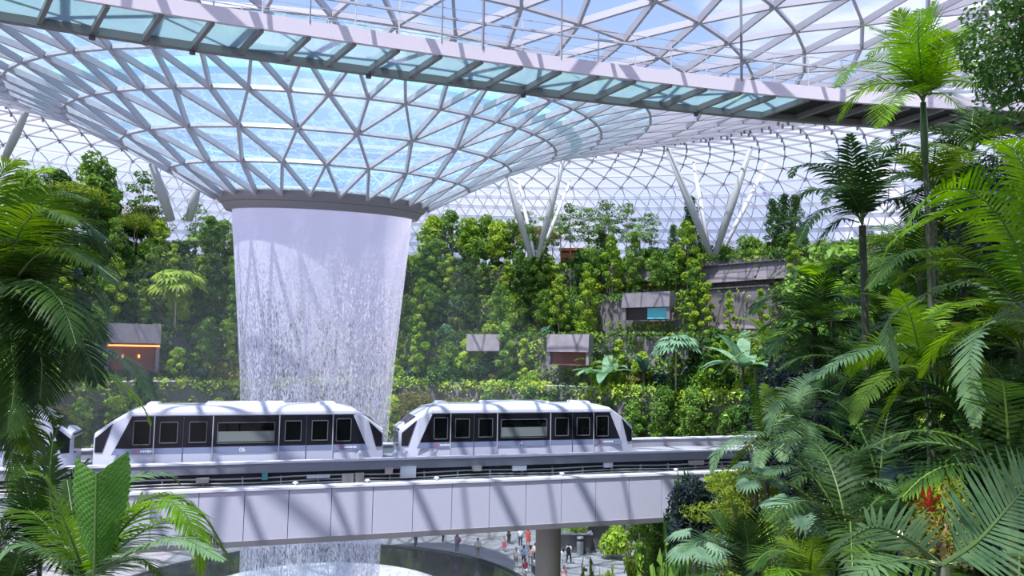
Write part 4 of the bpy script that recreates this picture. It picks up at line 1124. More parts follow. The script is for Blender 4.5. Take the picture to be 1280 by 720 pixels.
def banana(px, lev, hgt, L_, leaf, label, nl=10, dr=-1.4, z=None):
    r = (LEV[lev][0] + 1.2 if lev >= 0 else 38) + dr; p = onr(px, r, LEV[lev][2] - .3 if lev >= 0 else 0)
    if z is not None: p.z = z
    o = thing('banana_plant', label, 'banana plant', p, rnd(0, 6))
    b = MB(); b.tube([(0, 0, 0), (0, 0, hgt)], [.16, .11], 8); b.build('stem', 'palm_trunk', o)
    for i in range(nl):
        a = i * 2.4 + rnd(-.2, .2); el = rnd(.25, 1.25); b = MB()
        blade(b, (0, 0, hgt * .92), (math.cos(a) * math.cos(el), math.sin(a) * math.cos(el), math.sin(el)), L_ * rnd(.8, 1.1), L_ * .27, droop=rnd(.7, 1.6), seg=6); b.build('leaf_blade', leaf, o)
    return o
banana(757, 1, 1.9, 4.6, 'leaf_pale', 'large pale-leaved banana plant above the right end of the second car')
banana(928, 1, 3.4, 5.2, 'leaf_pale', 'large pale-leaved banana plant beside the dark right palms', 10)
banana(805, 1, 2.4, 3.0, 'leaf_bluegreen', 'bluish banana plant below the cyan window')
banana(655, 0, 2.0, 2.6, 'leaf_mid', 'low green banana plant over the middle of the second car')
for px, lev, hh, lab in ((545, 0, 2.6, 'feathery palm just right of the waterfall foot'), (625, 0, 2.4, 'feathery palm above the second car roof'), (740, 1, 2.6, 'feathery palm on the second terrace right of the reddish opening'),
                         (700, 4, 5.8, 'slim tall palm on the top terrace by the kiosk'), (760, 4, 5.6, 'slim tall palm on the top terrace right of the kiosk'), (800, 4, 4.6, 'slim tall palm left of the columnar tree')):
    fr = proto('far_fronds', lambda: palm_mesh_fronds(5, 9, 2.6, .7, .10, 18, 'leaf_mid'))
    o = thing('feather_palm', lab, 'palm', onr(px, LEV[lev][0] + 1, LEV[lev][2] - .3), rnd(0, 6))
    b = MB(); b.tube([(0, 0, 0), (.04, 0, hh)], [.10, .07], 7); b.build('trunk', 'bark_pale', o)
    for m_ in fr: link('frond', m_, o, (0, 0, hh))
# ------------------------------------------------------------------ planted slopes at both sides of the view
def smooth(a, b_, x):
    t = min(max((x - a) / (b_ - a), 0), 1); return t * t * (3 - 2 * t)
def slope_z(x, y):
    px = 640 + 960 * x / max(y, 1)
    zr = smooth(965, 1090, px) * (9.0 + 3.0 * smooth(14, 40, y)) * smooth(3, 8, x)
    zl = smooth(40, -260, px) * 9.5 * smooth(26, 16, y)
    return max(zr, zl) + .25 * mnoise.noise(Vector((x * .4, y * .4, 0)))
def slope(xs, ys, label):
    b = MB(); rows = []
    for y in ys: rows.append([Vector((x, y, slope_z(x, y) - .12)) for x in xs(y)])
    b.sheet(rows); structure(b.build('ground_slope', 'soil', None, True), label)
slope(lambda y: np.linspace(.24 * y, .24 * y + 36, 40), np.linspace(5, 52, 40), 'planted slope at the right')
slope(lambda y: np.linspace(-40, -.60 * y, 30), np.linspace(4, 27, 24), 'planted slope at the left')

def tri(pts): return [at(*p) for p in pts]
def hero(label, crown, fronds, leaf, ll=.6, w=.06, n=34, trunk=.06, zg=None, grp=None, droop=.5, cat='palm', tm='palm_trunk', seg=3, name='feather_palm', **kw):
    """palm whose crown sits at pixel/depth crown; each frond runs through its own points"""
    c = at(*crown); g = slope_z(c.x, c.y) if zg is None else zg
    o = thing(name, label, cat, (c.x, c.y, g), 0, grp)
    org = Vector(o.location)
    b = MB(); b.tube([Vector((0, 0, -.3)), Vector((.05, .03, (c.z - g) * .5)), c - org], [trunk * 1.25, trunk, trunk * .85], 9); b.build('trunk', tm, o, True)
    for f in fronds:
        opt = dict(ll=ll, w=w, n=n, droop=droop, seg=seg); opt.update(kw)
        if isinstance(f[-1], dict): opt.update(f[-1]); f = f[:-1]
        pts = [at(*p) - org for p in f]
        if (pts[0] - (c - org)).length > .12: pts = [c - org] + pts
        lf = opt.pop('leaf', leaf); b = MB(); frond(b, pts, **opt); b.build('frond', [lf, 'palm_stalk'], o, False)
    return o
# --- right: tall bright palm against the bridge
hero('tall slim palm with bright green crown in front of the overhead bridge', (1154, 128, 14), [
    [(1154, 112, 14), (1140, 60, 13.8), (1122, 14, 13.6)], [(1157, 108, 14), (1162, 55, 14), (1168, 2, 14)], [(1158, 110, 14.1), (1180, 62, 14.4), (1212, 28, 14.8)],
    [(1152, 112, 14), (1120, 82, 13.4), (1072, 78, 12.8), (1048, 108, 12.5)], [(1150, 118, 14), (1118, 104, 14.2), (1078, 112, 14.5), (1048, 150, 14.7)],
    [(1150, 120, 14), (1130, 112, 13.5), (1112, 130, 13.1), (1100, 158, 12.9)], [(1158, 112, 14), (1196, 82, 13.6), (1240, 88, 13.3)], [(1158, 116, 14), (1190, 100, 14.5), (1228, 108, 15)],
    [(1152, 108, 14), (1118, 50, 14.6), (1076, 30, 15.2)], [(1154, 108, 14), (1148, 50, 13), (1150, 12, 12.2)], [(1157, 112, 14), (1186, 50, 13.2), (1200, 40, 12.8)],
    [(1154, 112, 14), (1135, 70, 15), (1110, 55, 15.6), (1085, 70, 16)], [(1158, 118, 14), (1180, 118, 13.5), (1205, 140, 13.2)]],
    'palm_bright', ll=.60, w=.040, n=42, trunk=.05, droop=.5)
b = MB(); c = at(1154, 128, 14); b.tube([c - Vector((0, 0, .0)), c - Vector((0, 0, .5)), c - Vector((0, 0, 1.15))], [.05, .068, .055], 10)
o = b.build('crownshaft', 'crownshaft', None, True, origin=c); pa = [x for x in col.objects if x.get('label', '').startswith('tall slim palm with bright')][0]
o.parent = pa; o.location = c - Vector(pa.location)
# --- right: dark palm
hero('dark broad-leafleted palm against the glass, left of the tall palm', (1078, 282, 16), [
    [(1070, 262, 16), (1040, 214, 15.6), (1000, 206, 15.2), (988, 222, 15)], [(1070, 265, 16), (1040, 240, 16.4), (1008, 238, 16.8), (992, 262, 17)], [(1072, 270, 16), (1045, 258, 15.5), (1015, 272, 15.2), (996, 308, 15)],
    [(1074, 278, 16), (1052, 274, 16.3), (1030, 292, 16.5), (1016, 322, 16.6)], [(1074, 258, 16), (1055, 210, 16.5), (1030, 190, 17)], [(1076, 250, 16), (1066, 200, 15.6), (1062, 168, 15.3)],
    [(1082, 255, 16), (1094, 210, 15.6), (1124, 182, 15.3), (1148, 184, 15)], [(1082, 262, 16), (1100, 235, 16.4), (1128, 216, 16.8), (1150, 222, 17)], [(1082, 268, 16), (1108, 250, 16), (1135, 252, 16), (1150, 278, 16)],
    [(1078, 250, 16), (1082, 205, 16.8), (1096, 172, 17.3)], [(1074, 262, 16), (1058, 235, 14.9), (1040, 235, 14.2), (1030, 255, 13.9)]],
    'palm_dark', ll=.46, w=.085, n=24, trunk=.085, droop=.95, zg=6)
# --- right: bright arching fronds at the frame edge
hero('large palm with long sunlit arching fronds at the right edge', (1300, 400, 10.5), [
    [(1290, 380, 10.5), (1262, 290, 10.2), (1215, 240, 10), (1165, 242, 9.8), (1132, 285, 9.6), dict(ll=.62, leaf='palm_bright', roll=.5)],
    [(1292, 385, 10.5), (1262, 318, 10.8), (1222, 276, 11), (1172, 268, 11.2), (1118, 300, 11.4), (1096, 345, 11.5), dict(ll=.5, leaf='palm_bright')],
    [(1292, 372, 10.5), (1290, 300, 10.8), (1262, 250, 11), (1222, 238, 11.2), dict(ll=.5, leaf='palm_grey', roll=-.3)],
    [(1290, 400, 10.5), (1240, 345, 10), (1180, 312, 9.6), (1120, 322, 9.2), (1085, 360, 9), dict(ll=.48, leaf='palm_mid')],
    [(1292, 400, 10.5), (1255, 372, 11), (1205, 352, 11.4), (1150, 372, 11.8), (1112, 402, 12), (1116, 450, 12.1), (1124, 475, 12.1), dict(ll=.34, leaf='palm_grey')],
    [(1290, 402, 10.5), (1268, 392, 9.8), (1228, 410, 9.3), (1212, 455, 9), (1220, 532, 8.9), dict(ll=.44, leaf='palm_grey', roll=.6, droop=.35)],
    [(1290, 405, 10.5), (1240, 400, 11), (1180, 425, 11.5), (1150, 470, 11.8), dict(leaf='palm_bright', ll=.5)],
    [(1290, 400, 10.5), (1262, 360, 11.4), (1220, 330, 12), (1160, 330, 12.6), (1118, 352, 13), dict(leaf='palm_mid', ll=.55)],
    [(1295, 380, 10.5), (1300, 280, 10), (1270, 190, 9.8), (1232, 175, 9.6), dict(leaf='palm_bright', ll=.5)],
    [(1295, 380, 10.5), (1310, 300, 11), (1290, 215, 11.5), (1250, 190, 12), dict(leaf='palm_mid', ll=.55)]],
    'palm_bright', ll=.5, w=.05, n=52, trunk=.12, droop=.75)
# --- right: palms stacked down the slope
hero('palm with pale-edged fronds sweeping left below the dark palm', (1160, 470, 13), [
    [(1150, 440, 13), (1110, 430, 12.8), (1060, 446, 12.5), (1008, 478, 12.3), dict(leaf='palm_grey')], [(1150, 450, 13), (1105, 432, 13.4), (1072, 452, 13.6), (1060, 468, 13.7), dict(leaf='palm_bright', roll=.9, w=.09)],
    [(1150, 455, 13), (1120, 462, 12.4), (1082, 492, 12), (1066, 530, 11.8)], [(1150, 460, 13), (1130, 480, 12.6), (1108, 510, 12.4), (1092, 545, 12.3), dict(leaf='palm_bright', roll=.9, w=.1, ll=.4)],
    [(1158, 440, 13), (1160, 400, 13.3), (1185, 380, 13.5), (1215, 382, 13.7), dict(leaf='palm_bright', w=.12)], [(1165, 450, 13), (1190, 425, 12.8), (1222, 440, 12.6), (1232, 480, 12.5)],
    [(1155, 440, 13), (1140, 400, 13.5), (1110, 372, 14), (1080, 366, 14.3), dict(leaf='palm_mid')], [(1165, 460, 13), (1195, 470, 13.5), (1215, 510, 14)], [(1150, 440, 13), (1135, 385, 12.7), (1120, 362, 12.5), dict(leaf='palm_bright')]],
    'palm_mid', ll=.42, w=.055, n=36, trunk=.07, droop=.8)
hero('big dark palm with radiating stiff fronds beside the stone cladding', (1018, 410, 21), [
    [(1018, 400, 21), (990, 372, 20.6), (955, 372, 20.3), (940, 392, 20.1)], [(1014, 404, 21), (980, 396, 21.3), (950, 412, 21.6)], [(1014, 408, 21), (985, 415, 20.4), (960, 442, 20)],
    [(1016, 412, 21), (1000, 432, 20.7), (990, 462, 20.5)], [(1022, 412, 21), (1034, 440, 20.6), (1036, 470, 20.5)], [(1024, 408, 21), (1055, 418, 20.8), (1076, 446, 20.6)],
    [(1024, 404, 21), (1058, 388, 21.3), (1086, 402, 21.6)], [(1022, 400, 21), (1042, 366, 20.8), (1075, 358, 20.6)], [(1018, 398, 21), (1008, 362, 21.2), (985, 346, 21.4)], [(1020, 398, 21), (1024, 360, 20.4), (1036, 340, 20)], [(1018, 400, 21), (1030, 385, 19.5), (1050, 375, 18.8)], [(1016, 402, 21), (996, 390, 19.6), (978, 388, 18.9)]],
    'palm_dark', ll=.75, w=.13, n=24, trunk=.10, droop=.75, zg=9)
hero('small palm with one tall spear leaf, at the right end of the guideway', (957, 560, 19), [
    [(955, 540, 19), (930, 545, 18.6), (900, 562, 18.3), (890, 590, 18.2), dict(leaf='palm_grey')], [(955, 548, 19), (932, 560, 19.5), (912, 585, 19.8)], [(957, 545, 19), (946, 500, 18.8), (944, 462, 18.7), dict(ll=.22, roll=1.2, w=.10, lift=.5)],
    [(958, 545, 19), (975, 520, 19.3), (1004, 512, 19.6), dict(leaf='palm_grey')], [(960, 548, 19), (985, 545, 18.6), (1010, 570, 18.3)], [(957, 548, 19), (950, 570, 18.2), (945, 598, 17.8), dict(leaf='palm_grey', ll=.3)], [(959, 545, 19), (972, 500, 18.7), (990, 478, 18.5)], [(958, 545, 19), (962, 500, 19.6), (955, 480, 19.9)]],
    'palm_mid', ll=.5, w=.07, n=24, trunk=.08, droop=.8, zg=6)
hero('fern-like palm with bluish fronds behind the small spear palm', (1000, 530, 16), [
    [(995, 520, 16), (975, 500, 15.8), (965, 520, 15.7), (960, 545, 15.7)], [(998, 515, 16), (990, 492, 16.2), (974, 484, 16.4)], [(1002, 515, 16), (1020, 490, 15.8), (1046, 492, 15.7)], [(1002, 520, 16), (1030, 515, 16.3), (1052, 540, 16.5)],
    [(998, 522, 16), (985, 545, 15.6), (978, 575, 15.4)], [(1002, 522, 16), (1015, 550, 15.6), (1030, 580, 15.4)], [(1000, 515, 16), (1005, 480, 16.2), (1022, 462, 16.3)]],
    'palm_grey', ll=.42, w=.05, n=30, trunk=.06, droop=.7, zg=9)
hero('palm with a red trunk and large bluish fronds below the guideway end', (1052, 628, 11), [
    [(1046, 615, 11), (1020, 592, 10.8), (985, 583, 10.6), (955, 596, 10.4), dict(ll=.36)], [(1048, 612, 11), (1032, 585, 11.3), (1012, 562, 11.5)], [(1055, 612, 11), (1062, 580, 10.7), (1082, 560, 10.5), (1104, 562, 10.4), dict(w=.10)],
    [(1056, 618, 11), (1082, 602, 10.8), (1108, 606, 10.6), (1126, 630, 10.5), dict(w=.10)], [(1048, 622, 11), (1022, 622, 10.6), (990, 640, 10.3), (968, 660, 10.2), dict(ll=.3, w=.09, leaf='palm_grey', roll=.8)], [(1056, 622, 11), (1078, 635, 10.7), (1090, 662, 10.5)], [(1050, 622, 11), (1040, 645, 10.6), (1020, 668, 10.4)]],
    'palm_grey', ll=.42, w=.06, n=30, trunk=.06, droop=.6, tm='red_trunk')
hero('nearest palm at bottom right with broad grey-green upright leaflets', (1178, 708, 5.2), [
    [(1180, 704, 5.2), (1222, 676, 5.1), (1262, 632, 5.05), (1300, 590, 5.0), dict(ll=.44, roll=1.25, lift=.2, fwd=.35, w=.042, n=26, droop=.15)], [(1174, 704, 5.2), (1130, 672, 5.1), (1085, 660, 5.0), (1030, 700, 4.9), dict(ll=.34, w=.038, n=26, droop=.3, roll=.7)],
    [(1176, 706, 5.2), (1140, 700, 4.9), (1092, 708, 4.7), (1050, 740, 4.6), dict(ll=.26, n=26)], [(1182, 708, 5.2), (1230, 700, 5.3), (1280, 690, 5.4), dict(ll=.26, n=26)]],
    'palm_grey', ll=.3, w=.032, n=26, trunk=.05, droop=.3, zg=12.6)
hero('dark palm with upright fronds at the bottom, right of the plaza', (934, 735, 12), [
    [(934, 720, 12), (915, 690, 11.8), (880, 676, 11.6), (852, 690, 11.5), dict(leaf='palm_grey')], [(934, 715, 12), (924, 670, 12), (915, 632, 12)], [(936, 715, 12), (945, 670, 11.8), (952, 636, 11.7)], [(938, 718, 12), (965, 680, 12), (985, 655, 12)],
    [(938, 720, 12), (970, 705, 11.8), (1005, 712, 11.6)], [(932, 722, 12), (905, 712, 11.6), (870, 722, 11.4)], [(935, 715, 12), (935, 680, 11.4), (930, 650, 11.2)], [(934, 716, 12), (905, 665, 12.2), (890, 642, 12.4)]],
    'palm_dark', ll=.5, w=.05, n=36, trunk=.09, droop=.35, lift=.3)
hero('feathery dark palm at the bottom edge left of the nearest palm', (1010, 735, 8), [
    [(1008, 720, 8), (990, 695, 7.9), (960, 690, 7.8), (940, 710, 7.7)], [(1010, 715, 8), (1000, 690, 8.1), (975, 672, 8.2)], [(1014, 716, 8), (1040, 690, 7.9), (1075, 690, 7.8)], [(1012, 716, 8), (1015, 690, 7.7), (1020, 672, 7.6)], [(1010, 720, 8), (985, 712, 7.6), (965, 735, 7.5), dict(leaf='palm_bright')]],
    'palm_mid', ll=.3, w=.03, n=34, trunk=.05, droop=.5)
# --- left cluster
LQ = (-6, 372, 9)  # upper fronds take brighter leaf colours, standing in for sunlight on top
hero('dense dark palm cluster hanging in from the left edge', LQ, [
    [(10, 350, 9), (60, 300, 9.9), (112, 300, 10.2), (152, 345, 10.4)], [(10, 365, 9), (60, 400, 8.6), (100, 430, 8.4), (122, 478, 8.3)], [(6, 340, 9), (30, 280, 8), (60, 262, 7.8), (98, 280, 7.6), dict(leaf='palm_mid')],
    [(20, 350, 9), (60, 318, 8.8), (105, 322, 8.6), (148, 352, 8.5)], [(20, 355, 9), (62, 340, 9.2), (105, 352, 9.4), (140, 392, 9.5)], [(20, 360, 9), (60, 362, 8.7), (98, 382, 8.5), (128, 425, 8.4)],
    [(20, 368, 9), (55, 388, 9.1), (82, 425, 9.2), (88, 470, 9.3)], [(18, 372, 9), (40, 405, 8.8), (52, 450, 8.7), (50, 500, 8.6)], [(14, 372, 9), (14, 420, 8.6), (18, 480, 8.5), (10, 540, 8.4)],
    [(18, 345, 9), (50, 290, 9), (92, 272, 9), (135, 300, 9)], [(16, 340, 9), (36, 270, 8.8), (70, 240, 8.6), (112, 250, 8.5)], [(14, 338, 9), (18, 270, 9.2), (36, 222, 9.3), (62, 210, 9.4), dict(leaf='palm_bright')],
    [(10, 340, 9), (-8, 270, 9), (2, 215, 9), (25, 200, 9), dict(leaf='palm_mid')], [(18, 350, 9), (45, 320, 8.2), (80, 310, 7.9), (115, 330, 7.7), dict(leaf='palm_mid')], [(16, 360, 9), (40, 350, 8), (75, 375, 7.6), (95, 430, 7.4)],
    [(20, 345, 9), (55, 300, 9.6), (100, 292, 10), (150, 325, 10.3)], [(10, 350, 9), (-10, 320, 8.5), (-2, 300, 8.3), (30, 300, 8.1)], [(16, 372, 9), (30, 400, 9.6), (70, 430, 10), (112, 460, 10.2), (130, 480, 10.3)], [(10, 376, 9), (20, 430, 9.4), (40, 470, 9.6), (72, 500, 9.7)], [(8, 376, 9), (-4, 430, 9), (-6, 500, 9)]],
    'palm_dark', ll=.62, w=.034, n=56, trunk=.05, droop=.95, zg=9)
hero('second left palm with long pale fronds reaching over the first car', (-20, 480, 10), [
    [(-10, 470, 10), (50, 440, 9.8), (110, 432, 9.6), (160, 452, 9.4), (190, 498, 9.3), dict(leaf='palm_grey', ll=.36)], [(-10, 480, 10), (60, 456, 10.2), (125, 464, 10.4), (172, 500, 10.5), (188, 530, 10.6), dict(leaf='palm_bright', ll=.34)],
    [(-10, 480, 10), (30, 500, 9.8), (62, 515, 9.6), (72, 530, 9.5), dict(leaf='palm_mid')], [(-10, 490, 10), (20, 520, 9.6), (42, 560, 9.4), (40, 590, 9.3)], [(-10, 485, 10), (25, 515, 10.4), (58, 545, 10.7)],
    [(-12, 470, 10), (20, 430, 10.4), (60, 410, 10.7), (100, 415, 11)], [(-10, 500, 10), (15, 560, 10), (12, 620, 10)]],
    'palm_mid', ll=.42, w=.04, n=44, trunk=.09, droop=.7, zg=8)
hero('arching palm at lower left with fronds drooping over the white girder', (106, 745, 7), [
    [(112, 720, 7), (150, 665, 6.9), (190, 628, 6.8), (222, 632, 6.7), (246, 672, 6.6), (250, 725, 6.6), dict(leaf='palm_bright', n=56)], [(112, 720, 7), (160, 640, 7.2), (205, 618, 7.4), (250, 640, 7.6), (282, 690, 7.7)],
    [(110, 715, 7), (130, 640, 7.4), (160, 600, 7.6), (206, 592, 7.8), (226, 606, 7.9), dict(leaf='palm_grey', ll=.26)], [(112, 722, 7), (165, 690, 6.6), (220, 672, 6.4), (280, 700, 6.2), dict(leaf='palm_grey', ll=.28)],
    [(104, 715, 7), (80, 650, 6.8), (60, 602, 6.7), (38, 590, 6.6), dict(ll=.34, leaf='palm_bright')], [(104, 720, 7), (70, 660, 7.2), (62, 600, 7.3), (66, 552, 7.4), dict(leaf='palm_dark', ll=.22, w=.06, roll=.9)], [(102, 722, 7), (60, 690, 6.8), (25, 680, 6.7), (-5, 700, 6.6), dict(leaf='palm_grey')],
    [(104, 720, 7), (78, 680, 7.6), (40, 640, 7.9), (0, 635, 8.2)], [(112, 722, 7), (145, 705, 7.4), (180, 700, 7.7), (205, 725, 7.9)], [(106, 715, 7), (92, 650, 7.7), (84, 600, 8), dict(leaf='palm_dark')], [(112, 718, 7), (172, 668, 7.8), (215, 650, 8.2), (262, 668, 8.6), (292, 705, 8.8)]],
    'palm_mid', ll=.34, w=.034, n=46, trunk=.06, droop=.8, zg=9)
hero('dark bushy palm behind the pleated leaf at lower left', (50, 700, 8.5), [
    [(52, 690, 8.5), (66, 620, 8.3), (60, 570, 8.2), (72, 535, 8.2)], [(50, 690, 8.5), (30, 640, 8.6), (12, 620, 8.7)], [(55, 690, 8.5), (90, 640, 8.7), (128, 600, 8.8), (150, 590, 8.9)], [(55, 692, 8.5), (100, 670, 8.3), (145, 690, 8.2)],
    [(48, 690, 8.5), (10, 670, 8.3), (-20, 690, 8.2)], [(52, 690, 8.5), (72, 650, 8), (96, 640, 7.8)], [(50, 690, 8.5), (42, 640, 8), (30, 600, 7.8)], [(50, 695, 8.5), (70, 690, 8), (95, 715, 7.8)], [(48, 695, 8.5), (25, 700, 8.1), (5, 730, 8)],
    [(52, 690, 8.5), (80, 620, 9), (110, 575, 9.2)], [(50, 690, 8.5), (46, 620, 9), (20, 570, 9.2)]],
    'palm_dark', ll=.36, w=.04, n=34, trunk=.03, droop=.6, zg=8)
hero('light feathery palm filling the lower left corner', (10, 760, 8), [
    [(12, 740, 8), (40, 700, 7.9), (80, 690, 7.8)], [(8, 740, 8), (0, 680, 8), (12, 640, 8)], [(10, 740, 8), (30, 680, 8.2), (58, 655, 8.3)], [(10, 745, 8), (50, 730, 7.8), (100, 735, 7.7)], [(10, 742, 8), (22, 700, 7.5), (40, 672, 7.4)], [(8, 742, 8), (-10, 700, 7.8), (-30, 690, 7.7)]],
    'palm_dark', ll=.30, w=.03, n=40, trunk=.03, droop=.5, zg=8)
# the broad pleated notched leaf standing in front
def pleated(label, base, top, half, notch, leafm, d):
    p0 = at(base[0], base[1], d); p1 = at(top[0], top[1], d * 1.02); ax = p1 - p0; L_ = ax.length; ax.normalize()
    sd = ax.cross(Vector((0, 1, 0))).normalized(); nn = sd.cross(ax).normalized()
    o = thing('pleated_leaf_palm', label, 'palm', (p0.x, p0.y, slope_z(p0.x, p0.y)))
    b = MB(); rows = []
    NR, NC = 72, 16
    for i in range(NR + 1):
        f = i / NR; row = []
        hw = half * (math.sin(PI * min(1, .06 + f * .60)) ** .75)
        for j in range(NC + 1):
            g = (j / NC) * 2 - 1
            pl = .012 * math.sin(2 * PI * 15 * (f - .22 * abs(g)))
            rise = abs(g) * .34 * hw * 1.0 + (notch * abs(g) ** 1.2 * L_) * f
            row.append(p0 + ax * (L_ * f * (1 - notch) + rise) + sd * (g * hw) + nn * (pl + .10 * g * g * half * 3) - Vector(o.location))
        rows.append(row)
    b.sheet(rows); b.build('leaf_blade', leafm, o)
    b = MB(); b.tube([p0 - Vector((0, 0, 1.6)) - Vector(o.location), p0 - Vector(o.location), p0 + ax * L_ * (1 - notch) - Vector((0, .012, 0)) - Vector(o.location)], [.02, .013, .006], 6); b.build('midrib', 'palm_stalk', o)
pleated('broad pleated notched leaf standing upright at lower left', (118, 705), (122, 578), .25, .11, 'leaf_pleat', 6.6)
# --- trees and shrubs standing on the right slope
def stand(kind, sort, px, py_top, d, label, sc=None, zg=None, grp=None):
    """put a prototype at a pixel column and depth so that its top reaches py_top"""
    p = at(px, py_top, d); g = slope_z(p.x, p.y) if zg is None else zg; hh = max(p.z - g, .8)
    if kind == 'T':
        tm, fm = TR[sort][R.randrange(len(TR[sort]))]; h0 = {'mid': 6.5, 'bright': 5.5, 'deep': 7, 'column': 9, 'layered': 5.5, 'limelayer': 5, 'slender': 7, 'climber': 6.5}[sort]
        o = thing('slope_tree', label, 'tree', (p.x, p.y, g), rnd(0, 6.28), grp); s_ = sc or hh / h0; o.scale = (s_, s_, hh / h0)
        link('trunk', tm, o); link('foliage', fm, o)
    else:
        me = SH[sort][R.randrange(len(SH[sort]))]; s_ = sc or hh / 1.9
        o = link('slope_shrub', me, None, (p.x, p.y, p.z - 1.75 * s_ if hh > 2.4 * s_ else g), rnd(0, 6.28), s_); tag(o, label, 'shrub', grp)
    return o
def detailed_tree(label, px, py, d, hgt, wid, sz, leaf, seed, zg, npuff=16, n=220, base=.45, trunk_r=.06, layered=False, asp=.5, lean=0):
    p = at(px, py, d); tm, fm = tree_meshes(seed, hgt, wid, sz, leaf, 'bark_grey', base=base, npuff=npuff, n=n, trunk_r=trunk_r, layered=layered, asp=asp, lean=lean)
    o = thing('slope_tree', label, 'tree', (p.x, p.y, p.z - hgt), 0); link('trunk', tm, o); link('foliage', fm, o); 
    b = MB(); b.tube([(0, 0, 0), (0, 0, -(p.z - hgt - zg))], trunk_r * 1.05, 8); b.build('lower_trunk', 'bark_grey', o)
    return o
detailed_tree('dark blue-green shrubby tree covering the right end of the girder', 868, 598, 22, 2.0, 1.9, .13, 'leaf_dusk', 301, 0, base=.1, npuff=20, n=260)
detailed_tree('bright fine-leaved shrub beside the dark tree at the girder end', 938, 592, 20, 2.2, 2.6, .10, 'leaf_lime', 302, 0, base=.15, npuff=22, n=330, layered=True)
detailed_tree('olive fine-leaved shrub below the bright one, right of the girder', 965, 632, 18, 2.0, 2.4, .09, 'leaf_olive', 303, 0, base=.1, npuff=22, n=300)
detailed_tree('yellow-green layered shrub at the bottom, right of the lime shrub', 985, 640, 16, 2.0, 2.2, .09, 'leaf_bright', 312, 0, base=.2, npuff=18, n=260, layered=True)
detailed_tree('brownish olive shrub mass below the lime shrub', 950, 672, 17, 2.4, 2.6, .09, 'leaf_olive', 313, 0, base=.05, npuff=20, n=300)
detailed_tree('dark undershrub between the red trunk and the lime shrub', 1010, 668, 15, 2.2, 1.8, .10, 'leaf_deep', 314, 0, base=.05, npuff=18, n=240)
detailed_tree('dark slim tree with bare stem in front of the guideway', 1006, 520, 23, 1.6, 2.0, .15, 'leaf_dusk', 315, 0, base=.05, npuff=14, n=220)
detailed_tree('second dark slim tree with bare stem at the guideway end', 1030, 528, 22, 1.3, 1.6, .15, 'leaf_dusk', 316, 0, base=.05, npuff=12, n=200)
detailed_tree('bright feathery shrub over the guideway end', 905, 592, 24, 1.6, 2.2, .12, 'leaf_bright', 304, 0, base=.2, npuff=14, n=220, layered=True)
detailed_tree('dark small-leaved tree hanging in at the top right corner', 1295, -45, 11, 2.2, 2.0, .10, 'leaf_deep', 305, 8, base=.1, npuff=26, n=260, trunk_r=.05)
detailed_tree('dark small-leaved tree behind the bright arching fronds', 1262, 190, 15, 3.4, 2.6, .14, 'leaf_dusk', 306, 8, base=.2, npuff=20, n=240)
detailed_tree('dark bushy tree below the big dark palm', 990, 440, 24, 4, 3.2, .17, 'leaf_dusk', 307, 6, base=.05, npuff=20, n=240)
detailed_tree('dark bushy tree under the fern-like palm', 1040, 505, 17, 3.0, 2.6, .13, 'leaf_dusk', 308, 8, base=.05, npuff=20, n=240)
detailed_tree('glowing yellow-green shrub in a patch of sun on the right slope', 1180, 592, 9.2, .8, .75, .075, 'leaf_lime', 309, 11, base=.1, npuff=14, n=90, asp=.4)
detailed_tree('yellow-green shrub below the glowing one on the right slope', 1180, 632, 9, .6, .9, .07, 'leaf_olive', 310, 11, base=.1, npuff=12, n=120, asp=.4)
b = MB(); c = at(1161, 640, 9)
for k in range(16):
    a = k * 2.4; el = rnd(.3, 1.4); blade(b, (0, 0, rnd(0, .12)), (math.cos(a) * math.cos(el), math.sin(a) * math.cos(el), math.sin(el)), rnd(.22, .34), .045, droop=.5, seg=4)
o = b.build('red_cordyline', 'leaf_red'); o.location = c; tag(o, 'small dark red spiky plant beside the glowing shrub', 'plant')
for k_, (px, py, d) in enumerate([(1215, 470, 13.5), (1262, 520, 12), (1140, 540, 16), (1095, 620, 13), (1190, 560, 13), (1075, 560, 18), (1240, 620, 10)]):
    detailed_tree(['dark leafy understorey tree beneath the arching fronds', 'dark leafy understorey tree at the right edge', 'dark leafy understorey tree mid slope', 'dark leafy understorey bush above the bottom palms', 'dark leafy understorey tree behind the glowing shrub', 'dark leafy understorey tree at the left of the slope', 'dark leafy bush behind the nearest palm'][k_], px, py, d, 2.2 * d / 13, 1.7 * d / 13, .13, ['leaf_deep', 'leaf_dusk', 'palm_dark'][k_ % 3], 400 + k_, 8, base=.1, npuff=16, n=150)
gl = thing('garden_lamp', 'small garden lamp shining on the glowing yellow-green shrub', 'lamp', at(1124, 668, 8.2)); b = MB(); b.tube([(0, 0, -.3), (0, 0, 0)], .015, 6); b.build('stake', 'rubber', gl)
b = MB(); b.lathe([(.001, -.03), (.03, -.02), (.035, .02), (.02, .035), (.001, .04)], n=12); mat('lamp_face', (1.0, .93, .8), .4, emit=6); b.build('lamp_head', 'lamp_face', gl, True)
ld = bpy.data.lights.new('garden_light', 'POINT'); ld.energy = 60; ld.color = (1, .86, .45); ld.shadow_soft_size = .04
lo = bpy.data.objects.new('garden_light', ld); col.objects.link(lo); lo.location = at(1158, 618, 8.3)
